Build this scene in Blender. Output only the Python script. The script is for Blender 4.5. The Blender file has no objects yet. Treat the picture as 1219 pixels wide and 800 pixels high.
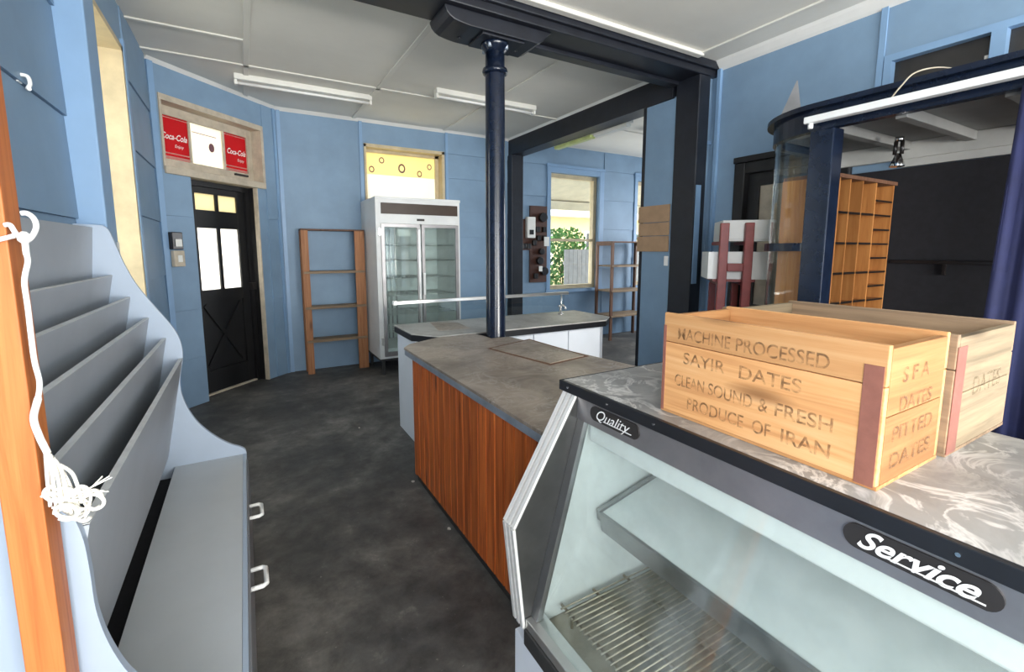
import bpy, bmesh, math, random
from mathutils import Matrix, Vector
random.seed(7)
D = bpy.data
SC = bpy.context.scene
COL = SC.collection

# ------------------------------------------------------------------ camera
F, CX, CY, EYE = 544.0, 605.0, 365.5, 1.45          # focal length and principal point in pixels of 1219x800
PITCH = math.atan(68.5 / 544); HEAD = math.atan2(315, 548.3)
cam = D.cameras.new('camera'); camo = D.objects.new('camera', cam); COL.objects.link(camo)
camo.location = (0, 0, EYE)
camo.rotation_euler = (math.pi / 2 - PITCH, 0, -HEAD)
cam.sensor_width = 36; cam.lens = F * 36 / 1219
cam.shift_x = (609.5 - CX) / 1219; cam.shift_y = -(400 - CY) / 1219
cam.clip_start = 0.02
SC.camera = camo

# ------------------------------------------------------------------ world, lights, exposure
world = D.worlds.new('world'); SC.world = world; world.use_nodes = True
wn = world.node_tree; bgn = wn.nodes['Background']
bgn.inputs['Color'].default_value = (0.93, 0.97, 1.0, 1)
bgn.inputs['Strength'].default_value = 3.6
def area(name, loc, rot, sx, sy, power, col=(1, 1, 1)):
    l = D.lights.new(name, 'AREA'); l.shape = 'RECTANGLE'; l.size = sx; l.size_y = sy
    l.energy = power; l.color = col
    o = D.objects.new(name, l); COL.objects.link(o); o.location = loc; o.rotation_euler = rot
    return o
# daylight entering by the two shop-front windows in the street wall behind the photographer:
# sky light, plus an added upward lamp that brightens the ceiling
R90 = math.radians(90)
for x, w in ((0.5, 1.9), (2.6, 1.7)):
    area('daylight_sky', (x, -5.55, 1.85), (R90 - 0.05, 0, 0), w, 1.8, 52, (1.0, 0.98, 0.95))
    area('ceiling_fill', (x, -5.50, 0.95), (R90 + 0.60, 0, 0), w, 0.7, 140, (1.0, 0.97, 0.91))
# daylight by the shop window in the left wall, behind the photographer
area('daylight_left_shop_window', (-0.66, -1.55, 1.75), (0, -R90, 0), 1.6, 1.9, 62, (1.0, 0.98, 0.95))
# daylight at the end window of the side room
area('daylight_side_room', (6.92, 4.4, 1.7), (0, R90, 0), 1.7, 1.4, 26, (0.97, 0.98, 1))
SC.view_settings.view_transform = 'Standard'; SC.view_settings.look = 'None'
SC.view_settings.gamma = 1; SC.view_settings.use_curve_mapping = False
SC.view_settings.exposure = 0.78

# ------------------------------------------------------------------ materials
M = {}
def newmat(name):
    m = D.materials.new(name); m.use_nodes = True
    nt = m.node_tree; nt.nodes.clear()
    out = nt.nodes.new('ShaderNodeOutputMaterial'); b = nt.nodes.new('ShaderNodeBsdfPrincipled')
    nt.links.new(b.outputs[0], out.inputs[0]); M[name] = m
    return m, nt, b, out
def coords(nt, scale=(1, 1, 1), rnd=True, generated=False):
    tc = nt.nodes.new('ShaderNodeTexCoord'); mp = nt.nodes.new('ShaderNodeMapping')
    mp.inputs['Scale'].default_value = scale
    nt.links.new(tc.outputs['Generated' if generated else 'Object'], mp.inputs['Vector'])
    if rnd:
        oi = nt.nodes.new('ShaderNodeObjectInfo'); mu = nt.nodes.new('ShaderNodeMath'); mu.operation = 'MULTIPLY'
        mu.inputs[1].default_value = 37.0
        nt.links.new(oi.outputs['Random'], mu.inputs[0]); nt.links.new(mu.outputs[0], mp.inputs['Location'])
    return mp.outputs['Vector']
def ramp(nt, fac, stops):
    r = nt.nodes.new('ShaderNodeValToRGB'); e = r.color_ramp.elements
    while len(e) < len(stops): e.new(0.5)
    for el, (p, c) in zip(e, stops):
        el.position = p; el.color = (c[0], c[1], c[2], 1)
    nt.links.new(fac, r.inputs['Fac']); return r.outputs['Color']
def noise(nt, vec, scale=5, detail=4, rough=0.5, dist=0):
    n = nt.nodes.new('ShaderNodeTexNoise'); n.inputs['Scale'].default_value = scale
    n.inputs['Detail'].default_value = detail; n.inputs['Roughness'].default_value = rough
    n.inputs['Distortion'].default_value = dist
    nt.links.new(vec, n.inputs['Vector']); return n.outputs['Fac']
def bump(nt, b, fac, strength=0.2, dist=0.01):
    n = nt.nodes.new('ShaderNodeBump'); n.inputs['Strength'].default_value = strength; n.inputs['Distance'].default_value = dist
    nt.links.new(fac, n.inputs['Height']); nt.links.new(n.outputs[0], b.inputs['Normal'])
def paint(name, c, rough=0.5, var=0.12, scale=6, metal=0.0, bmp=0.0, spec=0.5):
    m, nt, b, out = newmat(name)
    v = coords(nt); f = noise(nt, v, scale, 5, 0.6)
    lo = [x * (1 - var) for x in c]; hi = [min(1, x * (1 + var)) for x in c]
    nt.links.new(ramp(nt, f, [(0.3, lo), (0.7, hi)]), b.inputs['Base Color'])
    b.inputs['Roughness'].default_value = rough; b.inputs['Metallic'].default_value = metal
    b.inputs['Specular IOR Level'].default_value = spec
    if bmp: bump(nt, b, noise(nt, v, scale * 8, 3), bmp, 0.004)
    return m
def wood(name, dark, mid, light, axis='Z', grain=28, rough=0.5, knots=True, spec=0.4):
    m, nt, b, out = newmat(name)
    s = {'X': (1, grain, grain), 'Y': (grain, 1, grain), 'Z': (grain, grain, 1)}[axis]
    v = coords(nt, s); f = noise(nt, v, 2.2, 6, 0.6, 0.6)
    col = ramp(nt, f, [(0.25, dark), (0.5, mid), (0.75, light)])
    if knots:
        k = {'X': (2.2, 9, 9), 'Y': (9, 2.2, 9), 'Z': (9, 9, 2.2)}[axis]
        vk = coords(nt, k); vo = nt.nodes.new('ShaderNodeTexVoronoi'); vo.inputs['Scale'].default_value = 0.9
        nt.links.new(vk, vo.inputs['Vector'])
        kf = ramp(nt, vo.outputs['Distance'], [(0.05, (0.25, 0.2, 0.18)), (0.16, (1, 1, 1))])
        mx = nt.nodes.new('ShaderNodeMix'); mx.data_type = 'RGBA'; mx.blend_type = 'MULTIPLY'; mx.inputs['Factor'].default_value = 0.8
        nt.links.new(col, mx.inputs['A']); nt.links.new(kf, mx.inputs['B']); col = mx.outputs['Result']
    oi = nt.nodes.new('ShaderNodeObjectInfo'); hs = nt.nodes.new('ShaderNodeHueSaturation')
    mr = nt.nodes.new('ShaderNodeMapRange'); mr.inputs['To Min'].default_value = 0.78; mr.inputs['To Max'].default_value = 1.18
    nt.links.new(oi.outputs['Random'], mr.inputs['Value']); nt.links.new(mr.outputs[0], hs.inputs['Value'])
    nt.links.new(col, hs.inputs['Color']); nt.links.new(hs.outputs[0], b.inputs['Base Color'])
    b.inputs['Roughness'].default_value = rough; b.inputs['Specular IOR Level'].default_value = spec
    bump(nt, b, f, 0.15, 0.003)
    return m
def glass(name, tint=(0.95, 0.98, 0.97), refl=1.5, rough=0.02, dirt=0.0):
    m, nt, b, out = newmat(name); nt.nodes.remove(b)
    tr = nt.nodes.new('ShaderNodeBsdfTransparent'); tr.inputs[0].default_value = (*tint, 1)
    gl = nt.nodes.new('ShaderNodeBsdfGlossy'); gl.inputs['Roughness'].default_value = rough
    fr = nt.nodes.new('ShaderNodeFresnel'); fr.inputs['IOR'].default_value = refl
    ge = nt.nodes.new('ShaderNodeNewGeometry'); mi = nt.nodes.new('ShaderNodeMix')      # same reflectance on both faces of the thin pane
    mi.inputs['A'].default_value = refl; mi.inputs['B'].default_value = 1 / refl
    nt.links.new(ge.outputs['Backfacing'], mi.inputs['Factor']); nt.links.new(mi.outputs['Result'], fr.inputs['IOR'])
    mx = nt.nodes.new('ShaderNodeMixShader')
    nt.links.new(fr.outputs[0], mx.inputs[0]); nt.links.new(tr.outputs[0], mx.inputs[1]); nt.links.new(gl.outputs[0], mx.inputs[2])
    last = mx.outputs[0]
    if dirt:
        v = coords(nt, rnd=False); f = noise(nt, v, 9, 5, 0.7)
        df = nt.nodes.new('ShaderNodeBsdfDiffuse'); df.inputs[0].default_value = (0.8, 0.82, 0.8, 1)
        mr = nt.nodes.new('ShaderNodeMapRange'); mr.inputs['From Min'].default_value = 0.35; mr.inputs['From Max'].default_value = 0.8
        mr.inputs['To Max'].default_value = dirt; nt.links.new(f, mr.inputs['Value'])
        m2 = nt.nodes.new('ShaderNodeMixShader'); nt.links.new(mr.outputs[0], m2.inputs[0])
        nt.links.new(last, m2.inputs[1]); nt.links.new(df.outputs[0], m2.inputs[2]); last = m2.outputs[0]
    nt.links.new(last, out.inputs[0]); return m
def ink(name, c, cover=0.55, scale=60):
    """worn stencil ink: patches are missing"""
    m, nt, b, out = newmat(name)
    b.inputs['Base Color'].default_value = (*c, 1); b.inputs['Roughness'].default_value = 0.8
    v = coords(nt, rnd=False); f = noise(nt, v, scale, 3, 0.6)
    mr = nt.nodes.new('ShaderNodeMapRange'); mr.inputs['From Min'].default_value = 0.38; mr.inputs['From Max'].default_value = 0.62
    mr.inputs['To Min'].default_value = 0.08; mr.inputs['To Max'].default_value = cover
    nt.links.new(f, mr.inputs['Value']); nt.links.new(mr.outputs[0], b.inputs['Alpha']); return m
def translucent(name, c, mixf=0.7):
    """paper or film on a window: daylight glows through it"""
    m, nt, b, out = newmat(name)
    b.inputs['Base Color'].default_value = (*c, 1); b.inputs['Roughness'].default_value = 0.6
    t = nt.nodes.new('ShaderNodeBsdfTranslucent'); t.inputs[0].default_value = (*c, 1)
    mx = nt.nodes.new('ShaderNodeMixShader'); mx.inputs[0].default_value = mixf
    nt.links.new(b.outputs[0], mx.inputs[1]); nt.links.new(t.outputs[0], mx.inputs[2]); nt.links.new(mx.outputs[0], out.inputs[0])
    return m

paint('blue', (0.205, 0.315, 0.445), 0.55, 0.08, 3)
paint('blue_trim', (0.22, 0.36, 0.55), 0.45, 0.05, 4)
paint('ceiling', (0.78, 0.76, 0.70), 0.8, 0.05, 1.5)
paint('white_trim', (0.78, 0.77, 0.74), 0.5, 0.05, 4)
paint('beam_black', (0.010, 0.012, 0.019), 0.42, 0.3, 12, bmp=0.08)
paint('navy_gloss', (0.006, 0.011, 0.026), 0.22, 0.25, 10, bmp=0.03)
paint('cream', (0.58, 0.475, 0.30), 0.55, 0.15, 7)
paint('cream_pale', (0.52, 0.45, 0.35), 0.6, 0.2, 9)
paint('door_black', (0.006, 0.006, 0.007), 0.45, 0.3, 10)
paint('white_enamel', (0.80, 0.81, 0.80), 0.35, 0.05, 5)
paint('white_laminate', (0.72, 0.76, 0.82), 0.4, 0.04, 3)
paint('pale_blue_laminate', (0.37, 0.445, 0.55), 0.4, 0.05, 3)
paint('grey_laminate', (0.39, 0.42, 0.46), 0.42, 0.06, 4)
paint('bench_grey', (0.48, 0.51, 0.535), 0.4, 0.06, 3)
paint('edge_grey', (0.62, 0.63, 0.63), 0.5, 0.1, 20)
paint('drawer_grey', (0.22, 0.23, 0.25), 0.4, 0.06, 4)
paint('plastic_white', (0.88, 0.88, 0.86), 0.35, 0.02)
paint('black_band', (0.012, 0.013, 0.016), 0.35, 0.2, 9)
paint('board_black_gap_shade', (0.012, 0.012, 0.016), 0.9, 0.2, 30)
paint('aluminium', (0.72, 0.72, 0.71), 0.3, 0.06, 12, metal=0.9)
paint('aluminium_dark', (0.36, 0.36, 0.36), 0.32, 0.1, 14, metal=0.9)
paint('steel', (0.40, 0.385, 0.39), 0.38, 0.12, 9, metal=0.85)
paint('steel_dark_reflection', (0.075, 0.075, 0.072), 0.3, 0.2, 9, metal=0.6)  # dark reflection of the floor put into the base colour
paint('edge_metal', (0.36, 0.41, 0.48), 0.35, 0.2, 9, metal=0.4)
paint('aluminium_bright', (0.80, 0.79, 0.76), 0.35, 0.05, 12, metal=0.25)
paint('wire', (0.40, 0.35, 0.27), 0.4, 0.25, 40, metal=0.6)
paint('case_inner', (0.78, 0.81, 0.805), 0.45, 0.05, 4)
paint('case_well', (0.33, 0.30, 0.24), 0.6, 0.3, 12)
paint('rubber_black', (0.03, 0.03, 0.03), 0.5, 0.3, 25)
paint('brown_panel', (0.055, 0.032, 0.02), 0.4, 0.1, 9)
paint('maroon', (0.20, 0.028, 0.025), 0.45, 0.15, 14)
paint('foam_white', (0.75, 0.76, 0.74), 0.6, 0.04, 6)
paint('cardboard', (0.42, 0.27, 0.16), 0.8, 0.1, 12)
paint('tape_brown', (0.27, 0.105, 0.075), 0.55, 0.15, 30)
paint('curtain', (0.016, 0.020, 0.075), 0.8, 0.2, 8)
paint('cotton', (0.85, 0.82, 0.74), 0.9, 0.1, 60)
paint('plastic_cord', (0.90, 0.89, 0.86), 0.35, 0.03)
paint('switch_brown', (0.07, 0.025, 0.014), 0.5, 0.2, 12)
paint('bakelite', (0.012, 0.010, 0.010), 0.3, 0.2, 12)
paint('tube_white', (0.85, 0.84, 0.78), 0.4, 0.03)
paint('beam_strip', (0.62, 0.70, 0.28), 0.4, 0.2, 6)
paint('red_print', (0.62, 0.02, 0.025), 0.5, 0.05)
paint('tag_white', (0.8, 0.8, 0.76), 0.6, 0.05)
paint('fence', (0.20, 0.20, 0.205), 0.8, 0.15, 10)
paint('soffit', (0.62, 0.55, 0.42), 0.8, 0.1, 5)
paint('sky_cream', (0.62, 0.52, 0.28), 0.8, 0.08, 4)
paint('leaf', (0.06, 0.15, 0.03), 0.7, 0.5, 25)
paint('ground', (0.55, 0.52, 0.46), 0.9, 0.2, 3)
paint('brass', (0.45, 0.33, 0.12), 0.35, 0.1, metal=0.9)
paint('chrome', (0.7, 0.7, 0.7), 0.15, 0.05, metal=1)
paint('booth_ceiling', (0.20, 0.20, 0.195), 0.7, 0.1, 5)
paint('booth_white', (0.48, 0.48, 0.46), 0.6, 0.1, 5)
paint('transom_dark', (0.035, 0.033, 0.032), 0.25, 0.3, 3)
paint('scrap', (0.55, 0.52, 0.47), 0.8, 0.2, 30)
paint('badge_black', (0.026, 0.023, 0.022), 0.4, 0.1)
paint('letter_white', (0.86, 0.85, 0.82), 0.4, 0.02)
translucent('film_red', (0.50, 0.012, 0.02), 0.5)
translucent('film_white', (0.95, 0.92, 0.86), 0.85)
translucent('film_yellow', (0.80, 0.70, 0.40), 0.7)
translucent('outdoor_cream', (0.74, 0.66, 0.46), 0.75)
translucent('film_pale', (0.80, 0.76, 0.66), 0.7)
translucent('film_mauve', (0.30, 0.17, 0.20), 0.5)
glass('glass', (0.97, 0.99, 0.98), 1.45)
glass('glass_green', (0.935, 0.965, 0.955), 1.45, 0.01, 0.10)
glass('glass_fridge', (0.90, 0.95, 0.94), 1.5, 0.02, 0.06)
glass('glass_frosted', (0.9, 0.9, 0.95), 1.4, 0.2, 0.9)
ink('ink', (0.17, 0.085, 0.04), 0.60, 45)
ink('ink_faint', (0.13, 0.09, 0.04), 0.5)
wood('pine_orange', (0.17, 0.026, 0.006), (0.58, 0.135, 0.028), (0.78, 0.225, 0.05), 'Z', 17, 0.38)
wood('timber_orange', (0.33, 0.08, 0.018), (0.48, 0.145, 0.036), (0.57, 0.21, 0.06), 'Z', 24, 0.5)
wood('timber_side', (0.16, 0.06, 0.025), (0.24, 0.10, 0.045), (0.30, 0.14, 0.07), 'Z', 24, 0.6)
wood('ladder_wood', (0.26, 0.10, 0.04), (0.44, 0.19, 0.08), (0.55, 0.27, 0.13), 'Z', 24, 0.6)
wood('ladder_shelf', (0.18, 0.12, 0.07), (0.30, 0.21, 0.13), (0.42, 0.31, 0.19), 'X', 24, 0.6)
wood('dark_wood', (0.08, 0.035, 0.018), (0.15, 0.07, 0.04), (0.2, 0.10, 0.06), 'Z', 24, 0.6)
wood('crate_wood', (0.48, 0.21, 0.075), (0.65, 0.335, 0.135), (0.73, 0.43, 0.205), 'Y', 22, 0.65)
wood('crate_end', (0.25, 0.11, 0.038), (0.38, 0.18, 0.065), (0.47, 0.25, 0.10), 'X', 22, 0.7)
wood('crate_grey', (0.15, 0.115, 0.07), (0.26, 0.195, 0.12), (0.38, 0.28, 0.17), 'X', 22, 0.75)
wood('crate_grey_long', (0.18, 0.125, 0.08), (0.29, 0.195, 0.12), (0.40, 0.27, 0.16), 'Y', 22, 0.75)
wood('pigeon_wood', (0.30, 0.11, 0.028), (0.43, 0.18, 0.052), (0.52, 0.24, 0.075), 'Z', 14, 0.45, knots=False)

def floor_mat():
    m, nt, b, out = newmat('floor_dark')
    v = coords(nt, rnd=False)
    f1 = noise(nt, v, 1.3, 6, 0.62, 0.4); f2 = noise(nt, v, 7, 6, 0.7, 0.2)
    c1 = ramp(nt, f1, [(0.32, (0.058, 0.058, 0.059)), (0.50, (0.110, 0.106, 0.100)), (0.68, (0.225, 0.212, 0.190))])
    c2 = ramp(nt, f2, [(0.35, (0.45, 0.45, 0.45)), (0.62, (1, 1, 1)), (0.80, (2.2, 2.1, 2.0))])
    mx = nt.nodes.new('ShaderNodeMix'); mx.data_type = 'RGBA'; mx.blend_type = 'MULTIPLY'; mx.inputs['Factor'].default_value = 1
    nt.links.new(c1, mx.inputs['A']); nt.links.new(c2, mx.inputs['B'])
    vo = noise(nt, v, 60, 2, 0.5); sp = ramp(nt, vo, [(0.72, (0, 0, 0)), (0.80, (0.10, 0.095, 0.085))])
    ad = nt.nodes.new('ShaderNodeMix'); ad.data_type = 'RGBA'; ad.blend_type = 'ADD'; ad.inputs['Factor'].default_value = 1
    nt.links.new(mx.outputs['Result'], ad.inputs['A']); nt.links.new(sp, ad.inputs['B'])
    nt.links.new(ad.outputs['Result'], b.inputs['Base Color'])
    rr = nt.nodes.new('ShaderNodeMapRange'); rr.inputs['To Min'].default_value = 0.45; rr.inputs['To Max'].default_value = 0.75
    nt.links.new(f2, rr.inputs['Value']); nt.links.new(rr.outputs[0], b.inputs['Roughness'])
    bump(nt, b, f2, 0.25, 0.006)
floor_mat()
def top_mat(name, base, streak, stain, sw=0.0):
    m, nt, b, out = newmat(name); v = coords(nt, rnd=False)
    f = noise(nt, v, 3.2, 6, 0.65, 0.8)
    c = ramp(nt, f, [(0.3, stain), (0.55, base), (0.75, [x * 1.25 for x in base])])
    n2 = noise(nt, v, 7.0, 5, 0.6, 1.6)
    mr = ramp(nt, n2, [(0.44, (0, 0, 0)), (0.50, (1, 1, 1)), (0.54, (0, 0, 0))])
    n3 = noise(nt, v, 3.5, 2, 0.5); mk = ramp(nt, n3, [(0.40, (0.15, 0.15, 0.15)), (0.54, (1, 1, 1))])
    mm = nt.nodes.new('ShaderNodeMix'); mm.data_type = 'RGBA'; mm.blend_type = 'MULTIPLY'; mm.inputs['Factor'].default_value = 1
    nt.links.new(mr, mm.inputs['A']); nt.links.new(mk, mm.inputs['B'])
    sc = nt.nodes.new('ShaderNodeMath'); sc.operation = 'MULTIPLY'; sc.inputs[1].default_value = sw
    nt.links.new(mm.outputs['Result'], sc.inputs[0])
    mx = nt.nodes.new('ShaderNodeMix'); mx.data_type = 'RGBA'
    nt.links.new(sc.outputs[0], mx.inputs['Factor']); nt.links.new(c, mx.inputs['A']); mx.inputs['B'].default_value = (*streak, 1)
    nt.links.new(mx.outputs['Result'], b.inputs['Base Color'])
    b.inputs['Roughness'].default_value = 0.42
top_mat('marble_laminate', (0.33, 0.325, 0.315), (0.80, 0.78, 0.75), (0.17, 0.167, 0.163), 0.75)
top_mat('worn_laminate', (0.36, 0.295, 0.235), (0.56, 0.50, 0.45), (0.15, 0.115, 0.088), 0.4)
top_mat('pale_laminate', (0.42, 0.41, 0.385), (0.6, 0.6, 0.58), (0.26, 0.245, 0.22), 0.3)

# ------------------------------------------------------------------ mesh helpers
class B:
    def __init__(s): s.v = []; s.f = []; s.sm = []
    def add(s, vs, fs, smooth=False):
        o = len(s.v); s.v += [tuple(p) for p in vs]; s.f += [[o + i for i in f] for f in fs]; s.sm += [smooth] * len(fs); return s
    def box(s, x0, x1, y0, y1, z0, z1):
        v = [(x, y, z) for z in (z0, z1) for y in (y0, y1) for x in (x0, x1)]
        return s.add(v, [(0, 2, 3, 1), (4, 5, 7, 6), (0, 1, 5, 4), (2, 6, 7, 3), (0, 4, 6, 2), (1, 3, 7, 5)])
    def hexa(s, lo, hi):      # two quads (4 points each, same winding) joined
        return s.add(list(lo) + list(hi), [(3, 2, 1, 0), (4, 5, 6, 7), (0, 1, 5, 4), (1, 2, 6, 5), (2, 3, 7, 6), (3, 0, 4, 7)])
    def prism(s, pts, fn0, fn1, smooth=False):   # pts 2D outline, fn maps (a,b)->3D at either end
        n = len(pts); v = [fn0(*p) for p in pts] + [fn1(*p) for p in pts]
        s.add(v, [list(range(n))[::-1], list(range(n, 2 * n))])
        return s.add(v, [(i, (i + 1) % n, n + (i + 1) % n, n + i) for i in range(n)], smooth)
    def px(s, pts, x0, x1, sm=False): return s.prism(pts, lambda a, b: (x0, a, b), lambda a, b: (x1, a, b), sm)
    def py(s, pts, y0, y1, sm=False): return s.prism(pts, lambda a, b: (a, y0, b), lambda a, b: (a, y1, b), sm)
    def pz(s, pts, z0, z1, sm=False): return s.prism(pts, lambda a, b: (a, b, z0), lambda a, b: (a, b, z1), sm)
    def tube(s, path, r, n=8, cap=True):
        P = [Vector(p) for p in path]; rs = r if isinstance(r, (list, tuple)) else [r] * len(P)
        t = (P[1] - P[0]).normalized(); up = Vector((0, 0, 1)) if abs(t.z) < 0.9 else Vector((1, 0, 0))
        a = t.cross(up).normalized(); vs = []
        for i, p in enumerate(P):
            t = (P[min(i + 1, len(P) - 1)] - P[max(i - 1, 0)]).normalized()
            a = (a - t * a.dot(t)).normalized(); c = t.cross(a)
            vs += [p + (a * math.cos(2 * math.pi * k / n) + c * math.sin(2 * math.pi * k / n)) * rs[i] for k in range(n)]
        fs = [(i * n + k, i * n + (k + 1) % n, (i + 1) * n + (k + 1) % n, (i + 1) * n + k) for i in range(len(P) - 1) for k in range(n)]
        s.add(vs, fs, True)
        if cap: s.add(vs[:n], [list(range(n))[::-1]]); s.add(vs[-n:], [list(range(n))])
        return s
    def lathe(s, cx, cy, prof, n=24):
        vs = [(cx + r * math.cos(2 * math.pi * k / n), cy + r * math.sin(2 * math.pi * k / n), z) for r, z in prof for k in range(n)]
        m = len(prof)
        s.add(vs, [(i * n + k, i * n + (k + 1) % n, (i + 1) * n + (k + 1) % n, (i + 1) * n + k) for i in range(m - 1) for k in range(n)], True)
        s.add(vs[:n], [list(range(n))[::-1]]); return s.add(vs[-n:], [list(range(n))])
    def sheet(s, grid, t, nrm):      # grid[i][j] points thickened along nrm(i,j)*t
        R, C = len(grid), len(grid[0]); nv = [Vector(p) for row in grid for p in row]
        bk = [nv[i * C + j] + Vector(nrm(i, j)) * t for i in range(R) for j in range(C)]
        q = [(i * C + j, i * C + j + 1, (i + 1) * C + j + 1, (i + 1) * C + j) for i in range(R - 1) for j in range(C - 1)]
        o = R * C; allv = nv + bk
        fs = [list(f) for f in q] + [[x + o for x in f[::-1]] for f in q]
        rim = [j for j in range(C)] + [i * C + C - 1 for i in range(1, R)] + [(R - 1) * C + j for j in range(C - 2, -1, -1)] + [i * C for i in range(R - 2, 0, -1)]
        fs += [(rim[k], rim[k] + o, rim[(k + 1) % len(rim)] + o, rim[(k + 1) % len(rim)]) for k in range(len(rim))]
        return s.add(allv, fs, True)
    def build(s, name, mat, parent=None, bevel=0.0, xf=None, seg=2):
        me = D.meshes.new(name); vs = [Vector(p) for p in s.v]
        if xf is not None: vs = [xf @ p for p in vs]
        root = parent
        while root is not None and root.parent is not None: root = root.parent
        base = Vector((0, 0, 0))
        if parent is not None:
            inv = root.matrix_basis.inverted(); vs = [inv @ p for p in vs]
        elif vs:                         # stand-alone mesh: origin at its base centre
            lo = [min(p[k] for p in vs) for k in range(3)]; hi = [max(p[k] for p in vs) for k in range(3)]
            base = Vector(((lo[0] + hi[0]) / 2, (lo[1] + hi[1]) / 2, lo[2])); vs = [p - base for p in vs]
        if parent is not None and parent is not root:
            vs = [p - parent.location for p in vs]
        if parent is not None and vs:    # part: origin at its own centre
            c = sum(vs, Vector()) / len(vs); vs = [p - c for p in vs]; base = c
        me.from_pydata([tuple(p) for p in vs], [], s.f); me.polygons.foreach_set('use_smooth', s.sm)
        bm = bmesh.new(); bm.from_mesh(me); bmesh.ops.remove_doubles(bm, verts=bm.verts, dist=1e-5)
        bmesh.ops.recalc_face_normals(bm, faces=bm.faces); bm.to_mesh(me); bm.free()
        me.materials.append(M[mat])
        o = D.objects.new(name, me); COL.objects.link(o); o.location = base
        if parent is not None: o.parent = parent
        if bevel:
            md = o.modifiers.new('bevel', 'BEVEL'); md.width = bevel; md.segments = seg; md.limit_method = 'ANGLE'; md.angle_limit = math.radians(40)
        return o
def thing(name, label, cat, loc=(0, 0, 0), rotz=0.0, group=None):
    o = D.objects.new(name, None); COL.objects.link(o); o.empty_display_size = 0.1
    o.location = loc; o.rotation_euler = (0, 0, rotz)
    o.matrix_basis = Matrix.Translation(Vector(loc)) @ Matrix.Rotation(rotz, 4, 'Z')
    return tag(o, label, cat, group)
def tag(o, label, cat, group=None):
    o['label'] = label; o['category'] = cat
    if group: o['group'] = group
    return o
def struct(o, label=None):
    o['kind'] = 'structure'
    if label: o['label'] = label
    return o
def sroot(name, loc=(0, 0, 0), label=None, rotz=0):
    o = D.objects.new(name, None); COL.objects.link(o); o.empty_display_size = 0.1
    o.matrix_basis = Matrix.Translation(Vector(loc)) @ Matrix.Rotation(rotz, 4, 'Z')
    return struct(o, label)
def bx(name, mat, parent, *d, bevel=0.0, xf=None): return B().box(*d).build(name, mat, parent, bevel, xf)
def dup(o, off, parent):
    c = o.copy(); COL.objects.link(c); c.parent = parent; c.location = o.location + Vector(off); return c
def text(name, body, mat, parent, size, origin, ux, uy, depth=0.0006, shear=0.0, bold=0.0, align='LEFT', width=None):
    """lettering lying on a surface: ux = reading direction, uy = up of the letters"""
    cu = D.curves.new(name + '_c', 'FONT'); cu.body = body; cu.size = size; cu.shear = shear; cu.offset = bold
    cu.align_x = align; cu.extrude = 0
    t = D.objects.new(name + '_t', cu); COL.objects.link(t)
    bpy.context.view_layer.update(); dg = bpy.context.evaluated_depsgraph_get()
    me0 = D.meshes.new_from_object(t.evaluated_get(dg)); D.objects.remove(t); D.curves.remove(cu)
    ux = Vector(ux).normalized(); uy = Vector(uy).normalized(); w = ux.cross(uy)
    xs = [v.co.x for v in me0.vertices]; k = (width / (max(xs) - min(xs))) if width else 1.0
    b = B(); x0 = min(xs)
    pts = [Vector(origin) + ux * ((v.co.x - (x0 if width else 0)) * k) + uy * v.co.y + w * depth for v in me0.vertices]
    b.add(pts, [list(p.vertices) for p in me0.polygons]); D.meshes.remove(me0)
    return b.build(name, mat, parent)

# ================================================================== STRUCTURE
ZC = 3.02                     # ceiling height
XL, XR, YB, YR, YS = -0.61, 3.60, 5.90, -5.60, 7.2   # left wall, right wall, back wall, street wall, side room end
fl = struct(B().box(-1.0, 7.3, -5.8, 6.1, -0.12, 0).build('floor', 'floor_dark'), 'dark worn patchy concrete floor')
ce = sroot('ceiling', (0, 0, ZC), 'off-white sheeted ceiling with cover battens')
bx('ceiling_sheet', 'ceiling', ce, -1.0, 7.3, -5.8, 6.1, ZC, ZC + 0.1)
for x in (0.115, 1.24, 2.40):
    bx('batten', 'ceiling', ce, x - 0.022, x + 0.022, 2.97, YB, ZC - 0.012, ZC, bevel=0.004)
bx('batten', 'ceiling', ce, XL, 3.42, 4.70, 4.745, ZC - 0.012, ZC, bevel=0.004)
bx('batten', 'ceiling', ce, XL, 0.10, 4.16, 4.20, ZC - 0.012, ZC, bevel=0.004)
bx('batten', 'ceiling', ce, 3.27, 3.31, YR, 2.62, ZC - 0.014, ZC, bevel=0.004)
bx('batten', 'ceiling', ce, 1.0, 3.3, 2.585, 2.645, ZC - 0.03, ZC, bevel=0.008)
bx('batten', 'ceiling', ce, 3.75, 7.0, 4.7, 4.745, ZC - 0.012, ZC, bevel=0.004)
# cornices
B().px([(YB, ZC), (YB - 0.035, ZC), (YB, ZC - 0.035)], 0.39, 3.4).build('cornice', 'white_trim', ce)
B().py([(XR, ZC), (XR - 0.07, ZC), (XR - 0.055, ZC - 0.02), (XR - 0.02, ZC - 0.055), (XR, ZC - 0.07)], YR, 2.66).build('cornice', 'white_trim', ce)
B().py([(3.395, ZC), (3.37, ZC), (3.395, ZC - 0.03)], 2.98, YB).build('cornice', 'white_trim', ce)
e1 = Vector((math.sqrt(.5), math.sqrt(.5), 0)); e2 = Vector((-math.sqrt(.5), math.sqrt(.5), 0))
CH = Matrix(((e1.x, e2.x, 0, XL), (e1.y, e2.y, 0, 4.9), (0, 0, 1, 0), (0, 0, 0, 1)))       # chamfered door wall: s along, y outwards
CL = math.sqrt(2.0)
B().px([(0, ZC), (-0.03, ZC), (0, ZC - 0.03)], 0, CL).build('cornice', 'white_trim', ce, xf=CH)

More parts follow.
